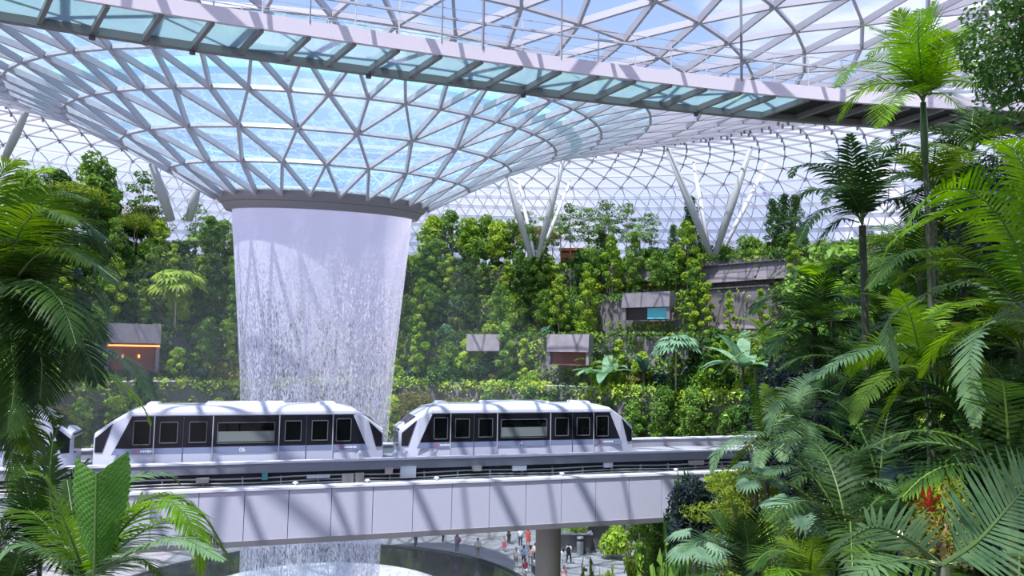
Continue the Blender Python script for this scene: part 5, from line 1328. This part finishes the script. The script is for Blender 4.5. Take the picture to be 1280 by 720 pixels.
# slope fill, by kind
pf = {'palm_dark': palm_mesh_fronds(11, 11, 2.4, .62, .07, 24, 'palm_dark'), 'palm_mid': palm_mesh_fronds(12, 11, 2.2, .6, .06, 26, 'palm_mid'),
      'palm_grey': palm_mesh_fronds(13, 10, 2.2, .55, .06, 26, 'palm_grey'), 'palm_bright': palm_mesh_fronds(14, 10, 2.2, .6, .06, 26, 'palm_bright')}
PA = {'palm_dark': 'dark green', 'palm_mid': 'mid green', 'palm_grey': 'bluish green', 'palm_bright': 'bright green'}
def fill_palm(px, py, d, leaf, lab, sc=1.0):
    p = at(px, py, d); g = slope_z(p.x, p.y)
    if p.z - g < .5: g = p.z - .5
    o = thing('feather_palm', lab, 'palm', (p.x, p.y, g), rnd(0, 6.28)); b = MB(); b.tube([(0, 0, -.2), (.03, .02, p.z - g)], [.08, .06], 7); b.build('trunk', 'palm_trunk', o)
    for m_ in pf[leaf]: link('frond', m_, o, (.03, .02, p.z - g), 0, sc)
def zone(py): return 'high on the right slope' if py < 380 else ('midway on the right slope' if py < 520 else 'low on the right slope')
spots = [(1110, 430, 24, 'palm_dark'), (1150, 350, 22, 'palm_dark'), (1210, 300, 20, 'palm_mid'), (1255, 350, 18, 'palm_dark'), (1190, 430, 18, 'palm_dark'), (1240, 470, 15, 'palm_dark'), (1275, 520, 12, 'palm_dark'),
         (1085, 500, 22, 'palm_dark'), (1120, 560, 16, 'palm_dark'), (1225, 570, 12, 'palm_dark'), (1265, 610, 9, 'palm_dark'), (1060, 690, 10, 'palm_dark'),
         (1200, 250, 19, 'palm_dark'), (1165, 235, 18, 'palm_mid'), (1130, 320, 26, 'palm_mid'), (1040, 370, 30, 'palm_bright'), (1095, 395, 27, 'palm_bright'),
         (1215, 190, 20, 'palm_dark'), (1090, 480, 19, 'palm_dark'), (1010, 350, 36, 'palm_mid'), (965, 440, 30, 'palm_mid'), (1275, 440, 14, 'palm_mid'), (1100, 615, 14, 'palm_dark')]
for px, py, d, lf in spots: fill_palm(px, py, d, lf, f'{PA[lf]} palm {zone(py)}', .8 if d < 13 else 1.0)  # mostly dark leaves: shade below the bright fronds is put into the colour
k_ = 0
for d, n, ymin, ymax in ((40, 10, 330, 420), (33, 12, 380, 470), (27, 12, 420, 540), (21, 12, 470, 600), (16, 12, 540, 660), (12, 10, 600, 700)):
    for i in range(n):
        px = {40: 1000, 33: 1010, 27: 1050, 21: 1060, 16: 1070, 12: 1080}[d] + i * (1320 - {40: 1000, 33: 1010, 27: 1050, 21: 1060, 16: 1070, 12: 1080}[d]) / n + rnd(-10, 10); py = rnd(ymin, ymax)
        s_ = ('mid', 'deep', 'deep', 'bluegreen', 'deep')[R.randrange(5)]
        stand('S', s_, px, py, d + rnd(-1.5, 1.5), f'{ADJ[s_]} shrub {zone(py)}', sc=rnd(.7, 1.1) * (1.3 if d > 25 else .8), grp=f'{ADJ[s_]} shrubs on the right slope')
for px, py, d, s_ in ((1048, 300, 44, 'mid'), (1062, 330, 42, 'deep'), (1085, 330, 36, 'mid'), (1130, 290, 34, 'deep'), (1175, 270, 30, 'deep'), (1220, 240, 27, 'mid'), (1265, 260, 24, 'deep'), (1060, 420, 30, 'deep'), (1150, 420, 26, 'mid'), (1230, 400, 22, 'deep'), (1190, 330, 32, 'mid')):
    stand('T', s_, px, py, d, f'{ADJ[s_]} tree {zone(py)}', grp=f'{ADJ[s_]} trees on the right slope')
# undergrowth carpet, uncountable
def carpet(npts, dom, leafs, sz, label, lift=.5):
    rg = np.random.RandomState(77); 
    for j, lf in enumerate(leafs):
        pts = []
        while len(pts) < npts // len(leafs):
            y = rg.uniform(*dom[1]); k = rg.uniform(*dom[0]); x = (k - 640) / 960 * y
            if mnoise.noise(Vector((x * .6, y * .6, j * 7.0))) < -.15: continue
            pts.append((x, y, slope_z(x, y) + rg.uniform(0, lift)))
        b = MB(); leaves(b, pts, np.tile([0, -.4, 1.0], (len(pts), 1)), sz, .5, rg); tag(b.build('undergrowth', lf), label[j], 'undergrowth', kind='stuff')
carpet(42000, ((955, 1330), (7, 46)), ['palm_dark', 'leaf_dusk', 'leaf_deep'], .30, ['dark green undergrowth covering the right slope', 'undergrowth coloured blackish for shade on the right slope', 'deep green undergrowth covering the right slope'])  # leaves picked near black so the slope's deep shade sits in their colour
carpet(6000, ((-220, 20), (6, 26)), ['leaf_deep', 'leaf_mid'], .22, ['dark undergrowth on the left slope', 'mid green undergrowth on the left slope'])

# broad-leaved plants among the palms
def heart(b, p, d, L_, w, mi=0):
    p = Vector(p); d = Vector(d).normalized(); sd = d.cross(Vector((0, 0, 1))); sd = sd.normalized() if sd.length > .1 else Vector((1, 0, 0)); up = sd.cross(d)
    rows = []
    for f, ww, dz in ((-.22, .28, 0), (-.12, .46, .01), (.08, .52, .02), (.3, .46, .01), (.55, .32, -.04), (.8, .15, -.12), (1.0, .01, -.22)):
        c_ = p + d * f * L_ + Vector((0, 0, dz * L_)); m_ = c_ if f > -.05 else p
        rows.append([c_ - sd * ww * w + up * .10 * w, c_ - sd * ww * w * .5 + up * .03 * w, m_, c_ + sd * ww * w * .5 + up * .03 * w, c_ + sd * ww * w + up * .10 * w])
    b.sheet(rows, mi)
def broad(px, py, d, n, L_, leaf, label, spread=.5, name='broad_leaved_plant'):
    p = at(px, py, d); g = slope_z(p.x, p.y); g = min(g, p.z - .3)
    o = thing(name, label, 'plant', (p.x, p.y, g), rnd(0, 6))
    b = MB(); b.tube([(0, 0, -.1), (.02, 0, (p.z - g) * .9)], [.05, .03], 6); b.build('stem', 'palm_trunk', o)
    for i in range(n):
        a = i * 2.4 + rnd(-.3, .3); el = rnd(.1, 1.1); rr = spread * rnd(.5, 1.0); hz = (p.z - g) * rnd(.75, 1.0)
        e_ = Vector((math.cos(a) * math.cos(el), math.sin(a) * math.cos(el), math.sin(el))) * rr + Vector((0, 0, hz)); b = MB()
        b.tube([(0, 0, hz * .8), e_ * .5 + Vector((0, 0, hz * .45)), e_], .012, 4, mi=1, cap=False); heart(b, e_, (math.cos(a), math.sin(a), -rnd(.2, .9)), L_ * rnd(.8, 1.15), L_ * .9)
        b.build('leaf_blade', [leaf, 'palm_stalk'], o)
for a_ in [(1075, 590, 14, 9, .55, 'leaf_bluegreen', 'bluish heart-leaved plant behind the red-trunked palm'), (1100, 545, 15, 9, .6, 'leaf_mid', 'bright green heart-leaved plant above the red-trunked palm'),
           (1205, 520, 12, 9, .45, 'leaf_deep', 'dark heart-leaved plant under the right palm crown'), (1235, 560, 11, 9, .45, 'leaf_dusk', 'blackish heart-leaved plant low at the right edge'), (1130, 590, 13, 9, .5, 'leaf_bluegreen', 'bluish heart-leaved plant left of the glowing shrub'),
           (1100, 640, 11, 8, .4, 'leaf_deep', 'dark heart-leaved plant above the feathery bottom palm'), (1255, 500, 12, 9, .45, 'leaf_bluegreen', 'bluish heart-leaved plant against the right edge'), (1060, 480, 19, 9, .6, 'leaf_deep', 'dark heart-leaved plant below the stiff dark palm'),
           (1170, 400, 15, 8, .6, 'leaf_bright', 'sunlit yellow-green heart-leaved plant beneath the arching fronds'), (1200, 392, 15, 8, .6, 'leaf_bright', 'sunlit broad-leaved plant beside its twin below the arching fronds'), (862, 655, 34, 9, .7, 'leaf_bright', 'bright heart-leaved plant on the dark stem by the bench'),
           (905, 650, 24, 9, .6, 'leaf_mid', 'green heart-leaved plant behind the bottom dark palm'), (1262, 660, 8, 8, .35, 'leaf_deep', 'dark heart-leaved plant behind the nearest palm'), (1215, 610, 10, 8, .35, 'leaf_dusk', 'blackish heart-leaved plant right of the glowing shrub')]: broad(*a_)
for px, py, d, rad, leaf, lab in ((1000, 645, 13, .55, 'leaf_pale', 'pale fan-leaved palm low beside the red trunk'), (880, 690, 15, .6, 'leaf_pale', 'pale fan leaves at the bottom left of the dark palm'), (945, 600, 17, .5, 'leaf_pale', 'small pale fan-leaved palm under the spear palm'), (1250, 590, 10, .5, 'palm_dark', 'dark fan-leaved palm near the right edge'),
                                  (1040, 400, 24, 1.1, 'palm_dark', 'dark fan-leaved palm behind the stiff dark palm'), (1100, 500, 17, .8, 'palm_mid', 'green fan-leaved palm in the middle of the slope')):
    p = at(px, py, d); g = min(slope_z(p.x, p.y), p.z - .4); o = thing('fan_palm', lab, 'palm', (p.x, p.y, g), rnd(0, 6)); b = MB(); b.tube([(0, 0, -.1), (0, 0, p.z - g)], [.06, .05], 7); b.build('trunk', 'palm_trunk', o)
    for i in range(8):
        a = i * 2.4; el = rnd(-.1, 1.1); dd = Vector((math.cos(a) * math.cos(el), math.sin(a) * math.cos(el), math.sin(el))); c_ = Vector((0, 0, p.z - g)) + dd * rad * .8; b = MB()
        b.tube([(0, 0, p.z - g), tuple(c_)], .012, 4, mi=1); fanleaf(b, c_, (dd * .5 + Vector((0, 0, .9))).normalized(), dd, rad * .75, n=18, span=4.0, droop=.4); b.build('fan_leaf', [leaf, 'palm_stalk'], o)
# ------------------------------------------------------------------ unseen slab and wall added to shade the plants at right
b = MB(); b.box((22, -1.5, H + 8.0), (36, 18, .6)); structure(b.build('shade_slab', 'girder_under'), 'unseen slab added above the viewer to shade the right plants')
b = MB(); b.box((22, -10.7, H + 3), (36, .5, 26)); structure(b.build('shade_wall', 'girder_under'), 'unseen wall added behind the viewer to block sky light')
# ------------------------------------------------------------------ people on the plaza
mat('skin', (0.45, 0.27, 0.19), 0.6); mat('hair_black', (0.012, 0.010, 0.010), 0.5)
CL = {'white': (0.78, 0.78, 0.80), 'black': (0.015, 0.015, 0.02), 'navy': (0.03, 0.04, 0.09), 'purple': (0.36, 0.20, 0.48), 'red': (0.75, 0.10, 0.07), 'blue': (0.20, 0.36, 0.70), 'pink': (0.80, 0.42, 0.45),
      'cream': (0.75, 0.66, 0.55), 'grey': (0.22, 0.22, 0.25), 'khaki': (0.33, 0.30, 0.20), 'jeans': (0.12, 0.18, 0.33), 'crimson': (0.5, 0.04, 0.12)}
for k, v in CL.items(): mat('cloth_' + k, v, 0.8)
def skin_mesh(name, verts, edges, root=0, sub=1):
    me = bpy.data.meshes.new(name); me.from_pydata([v[0] for v in verts], edges, []); o = bpy.data.objects.new(name, me); col.objects.link(o)
    md = o.modifiers.new('s', 'SKIN'); md.use_smooth_shade = True
    for i, v in enumerate(verts):
        sv = me.skin_vertices[0].data[i]; r = v[1]; sv.radius = r if isinstance(r, tuple) else (r, r); sv.use_root = (i == root)
    sb = o.modifiers.new('b', 'SUBSURF'); sb.levels = sub; sb.render_levels = sub
    dg = bpy.context.evaluated_depsgraph_get(); out = bpy.data.meshes.new_from_object(o.evaluated_get(dg)); bpy.data.objects.remove(o); out.name = name
    return out
def figure(pose):
    """joints of a 1.70 m standing, walking or seated figure facing -Y"""
    J = {}
    st = dict(stand=(.03, -.03, .02, -.02), walk=(.24, -.22, .12, -.16), lean=(.05, -.02, .22, .15), sit=(0, 0, .1, .1))[pose]
    hz = .92 if pose != 'sit' else .52
    J['pelvis'] = (0, 0, hz); J['waist'] = (0, -.01, hz + .14); J['chest'] = (0, -.02, hz + .36); J['neck'] = (0, -.03, hz + .53); J['jaw'] = (0, -.05, hz + .60); J['head'] = (0, -.05, hz + .69); J['crown'] = (0, -.04, hz + .765)
    for s_, nm, lf, af in ((-1, 'l', st[0], st[3]), (1, 'r', st[1], st[2])):
        J[nm + 'hip'] = (s_ * .09, 0, hz - .04)
        if pose == 'sit':
            J[nm + 'knee'] = (s_ * .12, -.44, hz + .0); J[nm + 'ankle'] = (s_ * .12, -.46, .08); J[nm + 'toe'] = (s_ * .13, -.62, .04)
        else:
            J[nm + 'knee'] = (s_ * .10, -lf * .6 - .02, .50); J[nm + 'ankle'] = (s_ * .10, -lf + .02, .08); J[nm + 'toe'] = (s_ * .12, -lf - .13, .035)
        J[nm + 'sh'] = (s_ * .185, -.02, hz + .47); J[nm + 'el'] = (s_ * .24, -af * .5 + .02, hz + .20); J[nm + 'wr'] = (s_ * .25, -af - .06, hz - .03); J[nm + 'palm'] = (s_ * .25, -af - .09, hz - .10)
    return J
FIG = {}
def person_meshes(pose):
    if pose in FIG: return FIG[pose]
    J = figure(pose); names = []; vs = []; es = []
    def V(n, r, p=None): names.append(n); vs.append((J.get(n, p) if p is None else p, r)); return len(vs) - 1
    def E_(a, b_): es.append((a, b_))
    pe = V('pelvis', (.13, .10)); wa = V('waist', (.12, .09)); ch = V('chest', (.15, .10)); ne = V('neck', .052); ja = V('jaw', (.062, .07)); he = V('head', (.078, .09)); cr_ = V('crown', (.055, .065))
    for a, b_ in ((pe, wa), (wa, ch), (ch, ne), (ne, ja), (ja, he), (he, cr_)): E_(a, b_)
    h = J['head']; no = V('nose', .014, (0, h[1] - .105, h[2] - .02)); E_(he, no)
    for s_ in (-1, 1): e_ = V('ear', .016, (s_ * .088, h[1] + .01, h[2] - .01)); E_(he, e_)
    for nm, s_ in (('l', -1), ('r', 1)):
        a = V(nm + 'hip', .085); k = V(nm + 'knee', .055); an = V(nm + 'ankle', .038); to = V(nm + 'toe', .032); E_(pe, a); E_(a, k); E_(k, an); E_(an, to)
        sh = V(nm + 'sh', .058); el = V(nm + 'el', .040); wr = V(nm + 'wr', .026); pa_ = V(nm + 'palm', (.034, .016)); E_(ch, sh); E_(sh, el); E_(el, wr); E_(wr, pa_)
        p = J[nm + 'palm']
        for q in range(4):
            f1 = V('f', .010, (p[0] + s_ * .005, p[1] - .028 + q * .019, p[2] - .05)); L2 = (.040, .050, .046, .034)[q]
            f2 = V('f', .008, (p[0] - s_ * .004, p[1] - .030 + q * .019, p[2] - .05 - L2)); E_(pa_, f1); E_(f1, f2)
        t1 = V('t', .011, (p[0] - s_ * .008, p[1] - .045, p[2] - .01)); t2 = V('t', .009, (p[0] - s_ * .014, p[1] - .055, p[2] - .045)); E_(pa_, t1); E_(t1, t2)
    body = skin_mesh('body', vs, es)
    def sub(lst, ed, root=0):
        idx = {n: i for i, (n, r) in enumerate(lst)}; return skin_mesh('cloth', [((J[n] if isinstance(n, str) else n), r) for n, r in lst], [(idx[a], idx[b_]) for a, b_ in ed], root)
    mid = lambda a, b_, t: tuple(J[a][i] + (J[b_][i] - J[a][i]) * t for i in range(3))
    le, re = mid('lsh', 'lel', .75), mid('rsh', 'rel', .75)
    shirt = sub([('chest', (.175, .125)), ('waist', (.15, .115)), ('pelvis', (.155, .125)), ('neck', .07), ('lsh', .075), ('rsh', .075), (le, .065), (re, .065)],
                [('chest', 'waist'), ('waist', 'pelvis'), ('chest', 'neck'), ('chest', 'lsh'), ('chest', 'rsh'), ('lsh', le), ('rsh', re)])
    def legs(t):
        lk, rk = (mid('lhip', 'lknee', t), mid('rhip', 'rknee', t)) if t < 1 else (None, None)
        l = [('pelvis', (.15, .12)), ('lhip', .10), ('rhip', .10)]; e_ = [('pelvis', 'lhip'), ('pelvis', 'rhip')]
        if t < 1: l += [(lk, .085), (rk, .085)]; e_ += [('lhip', lk), ('rhip', rk)]
        else: l += [('lknee', .075), ('rknee', .075), ('lankle', .058), ('rankle', .058)]; e_ += [('lhip', 'lknee'), ('rhip', 'rknee'), ('lknee', 'lankle'), ('rknee', 'rankle')]
        return sub(l, e_)
    b = MB(); hd = J['head']
    prof = [(.0, .115), (.05, .105), (.085, .07), (.10, .02), (.098, -.03), (.08, -.05)]
    b.lathe(prof, (0, hd[1] + .02, hd[2]), 12); hair = b.mesh('hair', 'hair_black', True)
    prof = prof + [(.085, -.12), (.08, -.20), (.03, -.24)]; b = MB(); b.lathe(prof, (0, hd[1] + .045, hd[2]), 12); hairl = b.mesh('hair', 'hair_black', True)
    b = MB()
    for nm in ('l', 'r'):
        a = Vector(J[nm + 'ankle']); t = Vector(J[nm + 'toe']); b.tube([a + Vector((0, .05, -.035)), a + Vector((0, 0, -.03)), t + Vector((0, -.02, -.002))], [.045, .052, .036], 8)
    shoes = b.mesh('shoes', 'cloth_black', True)
    b = MB(); b.lathe([(.13, .16), (.17, .0), (.24, -.30), (.27, -.38)], (0, -.01, J['pelvis'][2]), 14); skirt = b.mesh('skirt', 'cloth_pink', True)
    FIG[pose] = dict(body=body, shirt=shirt, long=legs(1), short=legs(.8), hair=hair, hairl=hairl, shoes=shoes, skirt=skirt); return FIG[pose]
def recol(me, m):
    key = (me.name, m)
    if key not in PROTO: c_ = me.copy(); c_.materials.clear(); c_.materials.append(MATS[m]); PROTO[key] = c_
    return PROTO[key]
def person(px, py, face, pose, top, bot, long=True, hair='hair', sc=1.0, label='', grp=None, shoe='cloth_white', z=0.0, loc=None):
    P = person_meshes(pose); p = loc or onz(px, py, z)
    o = thing('person', label, 'person', p, face, grp); o.scale = (sc,) * 3
    for nm, me, m in (('body', P['body'], 'skin'), ('shirt', P['shirt'], 'cloth_' + top), ('trousers' if long is True else ('shorts' if long is False else 'skirt'), P['long'] if long is True else (P['short'] if long is False else P['skirt']), 'cloth_' + bot),
                      ('hair', P[hair], 'hair_black'), ('shoes', P['shoes'], shoe)):
        link(nm, recol(me, m), o)
    return o
person(519.5, 683.5, .3, 'walk', 'grey', 'black', True, label='person at the basin rim, only legs visible below the girder', sc=.98)
person(553.5, 679, 1.2, 'stand', 'navy', 'black', True, label='person in dark trousers below the girder, left of the purple top')
person(571, 691, 2.6, 'stand', 'purple', 'grey', True, 'hairl', label='person in a purple top with a crimson bag beside the basin')
person(597, 698, .1, 'walk', 'white', 'khaki', False, label='person in a white shirt and dark shorts walking alone past the basin')
person(611, 676, .5, 'stand', 'crimson', 'white', False, label='person in red and white cut off by the girder edge', sc=.95)
person(630, 690, .4, 'stand', 'pink', 'crimson', 'skirt', 'hairl', sc=.78, label='child in a pink top and red skirt on the plaza')
person(636, 681, 2.2, 'stand', 'black', 'black', True, label='person in black behind the child in pink', shoe='cloth_white')
person(650.5, 684, 3.0, 'stand', 'white', 'navy', True, label='person in a white shirt and navy trousers standing left of the orange-red top')
person(660, 684, 2.7, 'stand', 'red', 'red', 'skirt', 'hairl', label='person in an orange-red top and skirt near the column')
person(645, 711, .2, 'lean', 'white', 'grey', False, 'hairl', label='person in a white top and shorts at the front left of the group')
person(654.5, 709, 3.0, 'stand', 'blue', 'black', False, label='person in a blue shirt in the middle of the group')
person(663, 708, 2.9, 'walk', 'pink', 'grey', True, 'hairl', label='person in a pink top in the group left of the column')
person(669, 705, 3.1, 'stand', 'cream', 'black', True, label='person in a cream shirt and black trousers beside the column')
person(656, 727, .6, 'stand', 'crimson', 'white', False, label='person in dark red at the bottom edge in front of the group')
person(670, 724, -.4, 'walk', 'white', 'navy', False, label='person in white at the bottom edge left of the column')
person(704, 712, 2.9, 'stand', 'white', 'white', True, 'hairl', label='person in white right beside the round column')
person(711, 705, 2.6, 'walk', 'white', 'black', True, label='person in a white shirt with a black backpack right of the column')
person(705, 733, .4, 'stand', 'pink', 'pink', 'skirt', 'hairl', sc=.9, label='person in pink at the bottom edge right of the column')
def bag(px, py, z, n_, size, m, label, nm='bag'):
    b = MB(); w_, d_, h_ = size
    b.lathe([(0.001, -h_ / 2), (w_ * .8, -h_ / 2), (w_, -h_ * .3), (w_, h_ * .3), (w_ * .7, h_ / 2), (0.001, h_ / 2)], (0, 0, 0), 12)
    b.v = [(x, y * d_ / w_, zz) for x, y, zz in b.v]
    p = onz(px, py, 0); o = thing(nm, label, nm, p + Vector((n_[0], n_[1], z))); b.build('pouch', m, o, True)
    b = MB(); b.tube([(-w_ * .6, -d_ * .8, h_ * .4), (-w_ * .5, -d_ * 1.3, h_ * .75), (w_ * .5, -d_ * 1.3, h_ * .75), (w_ * .6, -d_ * .8, h_ * .4)], .012, 5); b.build('strap', m, o)
bag(711, 705, 1.22, (-.05, -.20), (.16, .11, .44), 'cloth_black', 'black backpack on the person in white right of the column', 'backpack')
bag(571, 691, 1.1, (.22, -.05), (.14, .07, .32), 'cloth_crimson', 'crimson shoulder bag on the person in purple')
# ------------------------------------------------------------------ planters, bollard, bench on the plaza
def planter(px, py, wd, hh, label, plant_m, seed, ph):
    p = onz(px, py, 0); o = thing('stone_planter', label, 'planter', p)
    b = MB(); b.prism([(-wd / 2, 0, 0), (wd / 2, 0, 0), (wd / 2 * 1.08, -.15, hh), (-wd / 2 * 1.08, -.15, hh)], (0, wd * .7, 0)); b.build('tub', 'planter_stone', o)
    b = MB(); b.box((0, wd * .3, hh), (wd * 1.12, wd * .9, .10)); b.build('rim', 'slab_stone', o)
    b = MB(); rg = np.random.RandomState(seed)
    for k in range(8):
        q, nn = puff(rg, (rg.uniform(-.3, .3) * wd, rg.uniform(0, .6) * wd, hh + ph * .5), (wd * .3, wd * .3, ph * .5), 130); leaves(b, q, nn, .22, .55, rg)
    s_ = b.build('planter_shrub', plant_m); s_.location = p; tag(s_, label.replace('stone planter', 'shrub growing in the stone planter'), 'shrub')
planter(716, 691, 3.1, 1.7, 'low stone planter just right of the round column', 'leaf_bright', 61, 1.4)
planter(752, 687, 4.0, 2.5, 'taller broad stone planter on the plaza', 'leaf_olive', 62, .4)
o = thing('steel_bin', 'upright steel litter bin between the two stone planters', 'litter bin', onz(725, 693, 0)); b = MB(); b.lathe([(.30, 0), (.30, 1.5), (.24, 1.56), (.001, 1.56)], n=20); b.build('body', 'steel_bin', o, True)
b = MB(); b.lathe([(.31, 1.18), (.31, 1.36)], n=20); b.build('opening', 'rubber', o)
# wall with greenery right behind the plaza
for px, pt, d, s_, lab in ((770, 655, 68, 'bright', 'bright leafy shrub behind the broad planter'), (800, 680, 60, 'lime', 'low yellow-green shrub at the plaza edge'),
                           (815, 678, 55, 'bright', 'bright shrub at the foot of the thin stems'), (838, 660, 48, 'mid', 'green shrub under the right end of the girder'), (845, 668, 40, 'bluegreen', 'bluish shrub under the right end of the girder'),
                           (740, 706, 36, 'lime', 'low lime shrub at the bottom centre'), (757, 710, 34, 'bright', 'low bright shrub at the bottom centre right'), (775, 714, 33, 'lime', 'lime shrub right of the bottom centre'), (722, 716, 36, 'olive', 'low olive shrub at the bottom edge right of the column'),
                           (850, 690, 30, 'deep', 'dark shrub left of the bottom palms'), (830, 700, 28, 'mid', 'green shrub at the bottom beside the bench'), (862, 660, 34, 'deep', 'dark shrub below the girder end'), (868, 700, 24, 'mid', 'leafy shrub at the bottom left of the dark palm')):
    p = at(px, pt, d); q_ = min(d / 45, 1.1) if d > 50 else d / 48
    o = link('plaza_shrub', SH[s_][R.randrange(len(SH[s_]))], None, (p.x, p.y, p.z - 1.8 * q_ if p.z < 4 + 1.8 * q_ else p.z - 1.8 * q_), rnd(0, 6), q_); tag(o, lab, 'shrub')
    if o.location.z > .3: o.location.z = 0; o.scale.z = max(p.z / 1.8, q_)
for px, d, lab in ((788, 60, 'thin pale tree stem left of its pair behind the plaza'), (796, 60, 'thin pale tree stem right of its pair behind the plaza'), (806, 50, 'dark tree stem at the plaza edge'), (824, 44, 'dark stem wrapped with climbers beside the bench'), (834, 42, 'second dark stem beside the bench')):
    tm, fm = TR['mid'][1]; g = at(px, 700, d); o = thing('slender_tree', lab, 'tree', (g.x, g.y, 0), rnd(0, 6)); o.scale = (1, 1, 1.3)
    link('trunk', tm, o, (0, 0, 0), 0, 1.15); link('foliage', fm, o, (0, 0, 4.5 if d > 55 else 2.6), 0, .4 if d > 55 else .7)
bp_ = at(806, 708, 46); bo_ = thing('stone_bench', 'dark stone bench at the plaza edge beside the tree stems', 'bench', (bp_.x, bp_.y, 0))
bp_ = onz(806, 716, 0); bo_.location = bp_
b = MB(); b.box((0, 0, .42), (2.4, .7, .12)); b.build('seat', 'planter_stone', bo_)
b = MB(); b.box((-.9, 0, .18), (.3, .6, .36)); b.build('leg', 'planter_stone', bo_); b = MB(); b.box((.9, 0, .18), (.3, .6, .36)); b.build('leg', 'planter_stone', bo_)
person(0, 0, -.6, 'sit', 'white', 'pink', False, 'hairl', label='seated person in white and pink on the stone bench', loc=Vector((bp_.x - .7, bp_.y - .05, .0)))
b = MB(); b.lathe([(.001, 0), (.38, .02), (.42, .2), (.3, .36), (.001, .42)], n=14); o = thing('black_bag', 'large black bag on the stone bench', 'bag', (bp_.x + .1, bp_.y, .48)); b.build('pouch', 'cloth_black', o, True)
b = MB(); b.tube([(-.2, 0, .36), (0, 0, .6), (.2, 0, .36)], .02, 6); b.build('handle', 'cloth_black', o)
# passengers seen dimly behind the car windows
def rider(carob, x, top, label):
    P = person_meshes('stand'); p = carob.location + U * x + N * (-.85 ) + Vector((0, 0, -.30))
    o = person(0, 0, PI + .4, 'stand', top, 'black', True, loc=p, label=label); return o
# ------------------------------------------------------------------ light haze from the falling water

mm = bpy.data.materials.new('fine_mist'); mm.use_nodes = True; nt = mm.node_tree; nt.nodes.clear(); MATS['fine_mist'] = mm
o_ = nt.nodes.new('ShaderNodeOutputMaterial'); vs_ = nt.nodes.new('ShaderNodeVolumeScatter'); vs_.inputs['Color'].default_value = (0.92, 0.93, 1.0, 1); vs_.inputs['Density'].default_value = 0.0055; vs_.inputs['Anisotropy'].default_value = 0.2
nt.links.new(vs_.outputs[0], o_.inputs['Volume'])
b = MB(); b.lathe([(.001, .3), (17, .3), (19, 8), (17, 18), (9, 26), (.001, 27)], n=40)
mo = b.build('mist', 'fine_mist', None, True); mo.location = (CX, CY, 0); tag(mo, 'thin mist hanging around the foot of the waterfall', 'mist', kind='stuff')

b = MB(); q0, q1 = onz(735, 672, 0), onz(850, 680, 0)
b.prism([q0, q1, q1 + Vector((0, 1.0, 0)), q0 + Vector((0, 1.0, 0))], (0, 0, 3.2)); structure(b.build('wall_plaza', 'planter_stone'), 'low dark wall at the back edge of the plaza')
# ------------------------------------------------------------------ look-alikes told apart by their place in the row
from collections import defaultdict
bpy.context.view_layer.update()
same = defaultdict(list)
for o in list(col.objects):
    if o.parent is None and o.get('label') and o.get('category'): same[o['label']].append(o)
ORD = ['first', 'second', 'third', 'fourth', 'fifth', 'sixth', 'seventh', 'eighth', 'ninth', 'tenth', 'eleventh', 'twelfth']
for lab, os_ in same.items():
    if len(os_) < 2: continue
    os_.sort(key=lambda o: screen(o.location)[0])
    for k, o in enumerate(os_):
        if len(lab.split()) > 13: lab = ' '.join(w_ for w_ in lab.split() if w_ not in ('the',))
        if len(os_) == 2: o['label'] = lab + (', the left one' if k == 0 else ', the right one')
        else: o['label'] = lab + f', {ORD[min(k, 11)]} from left'
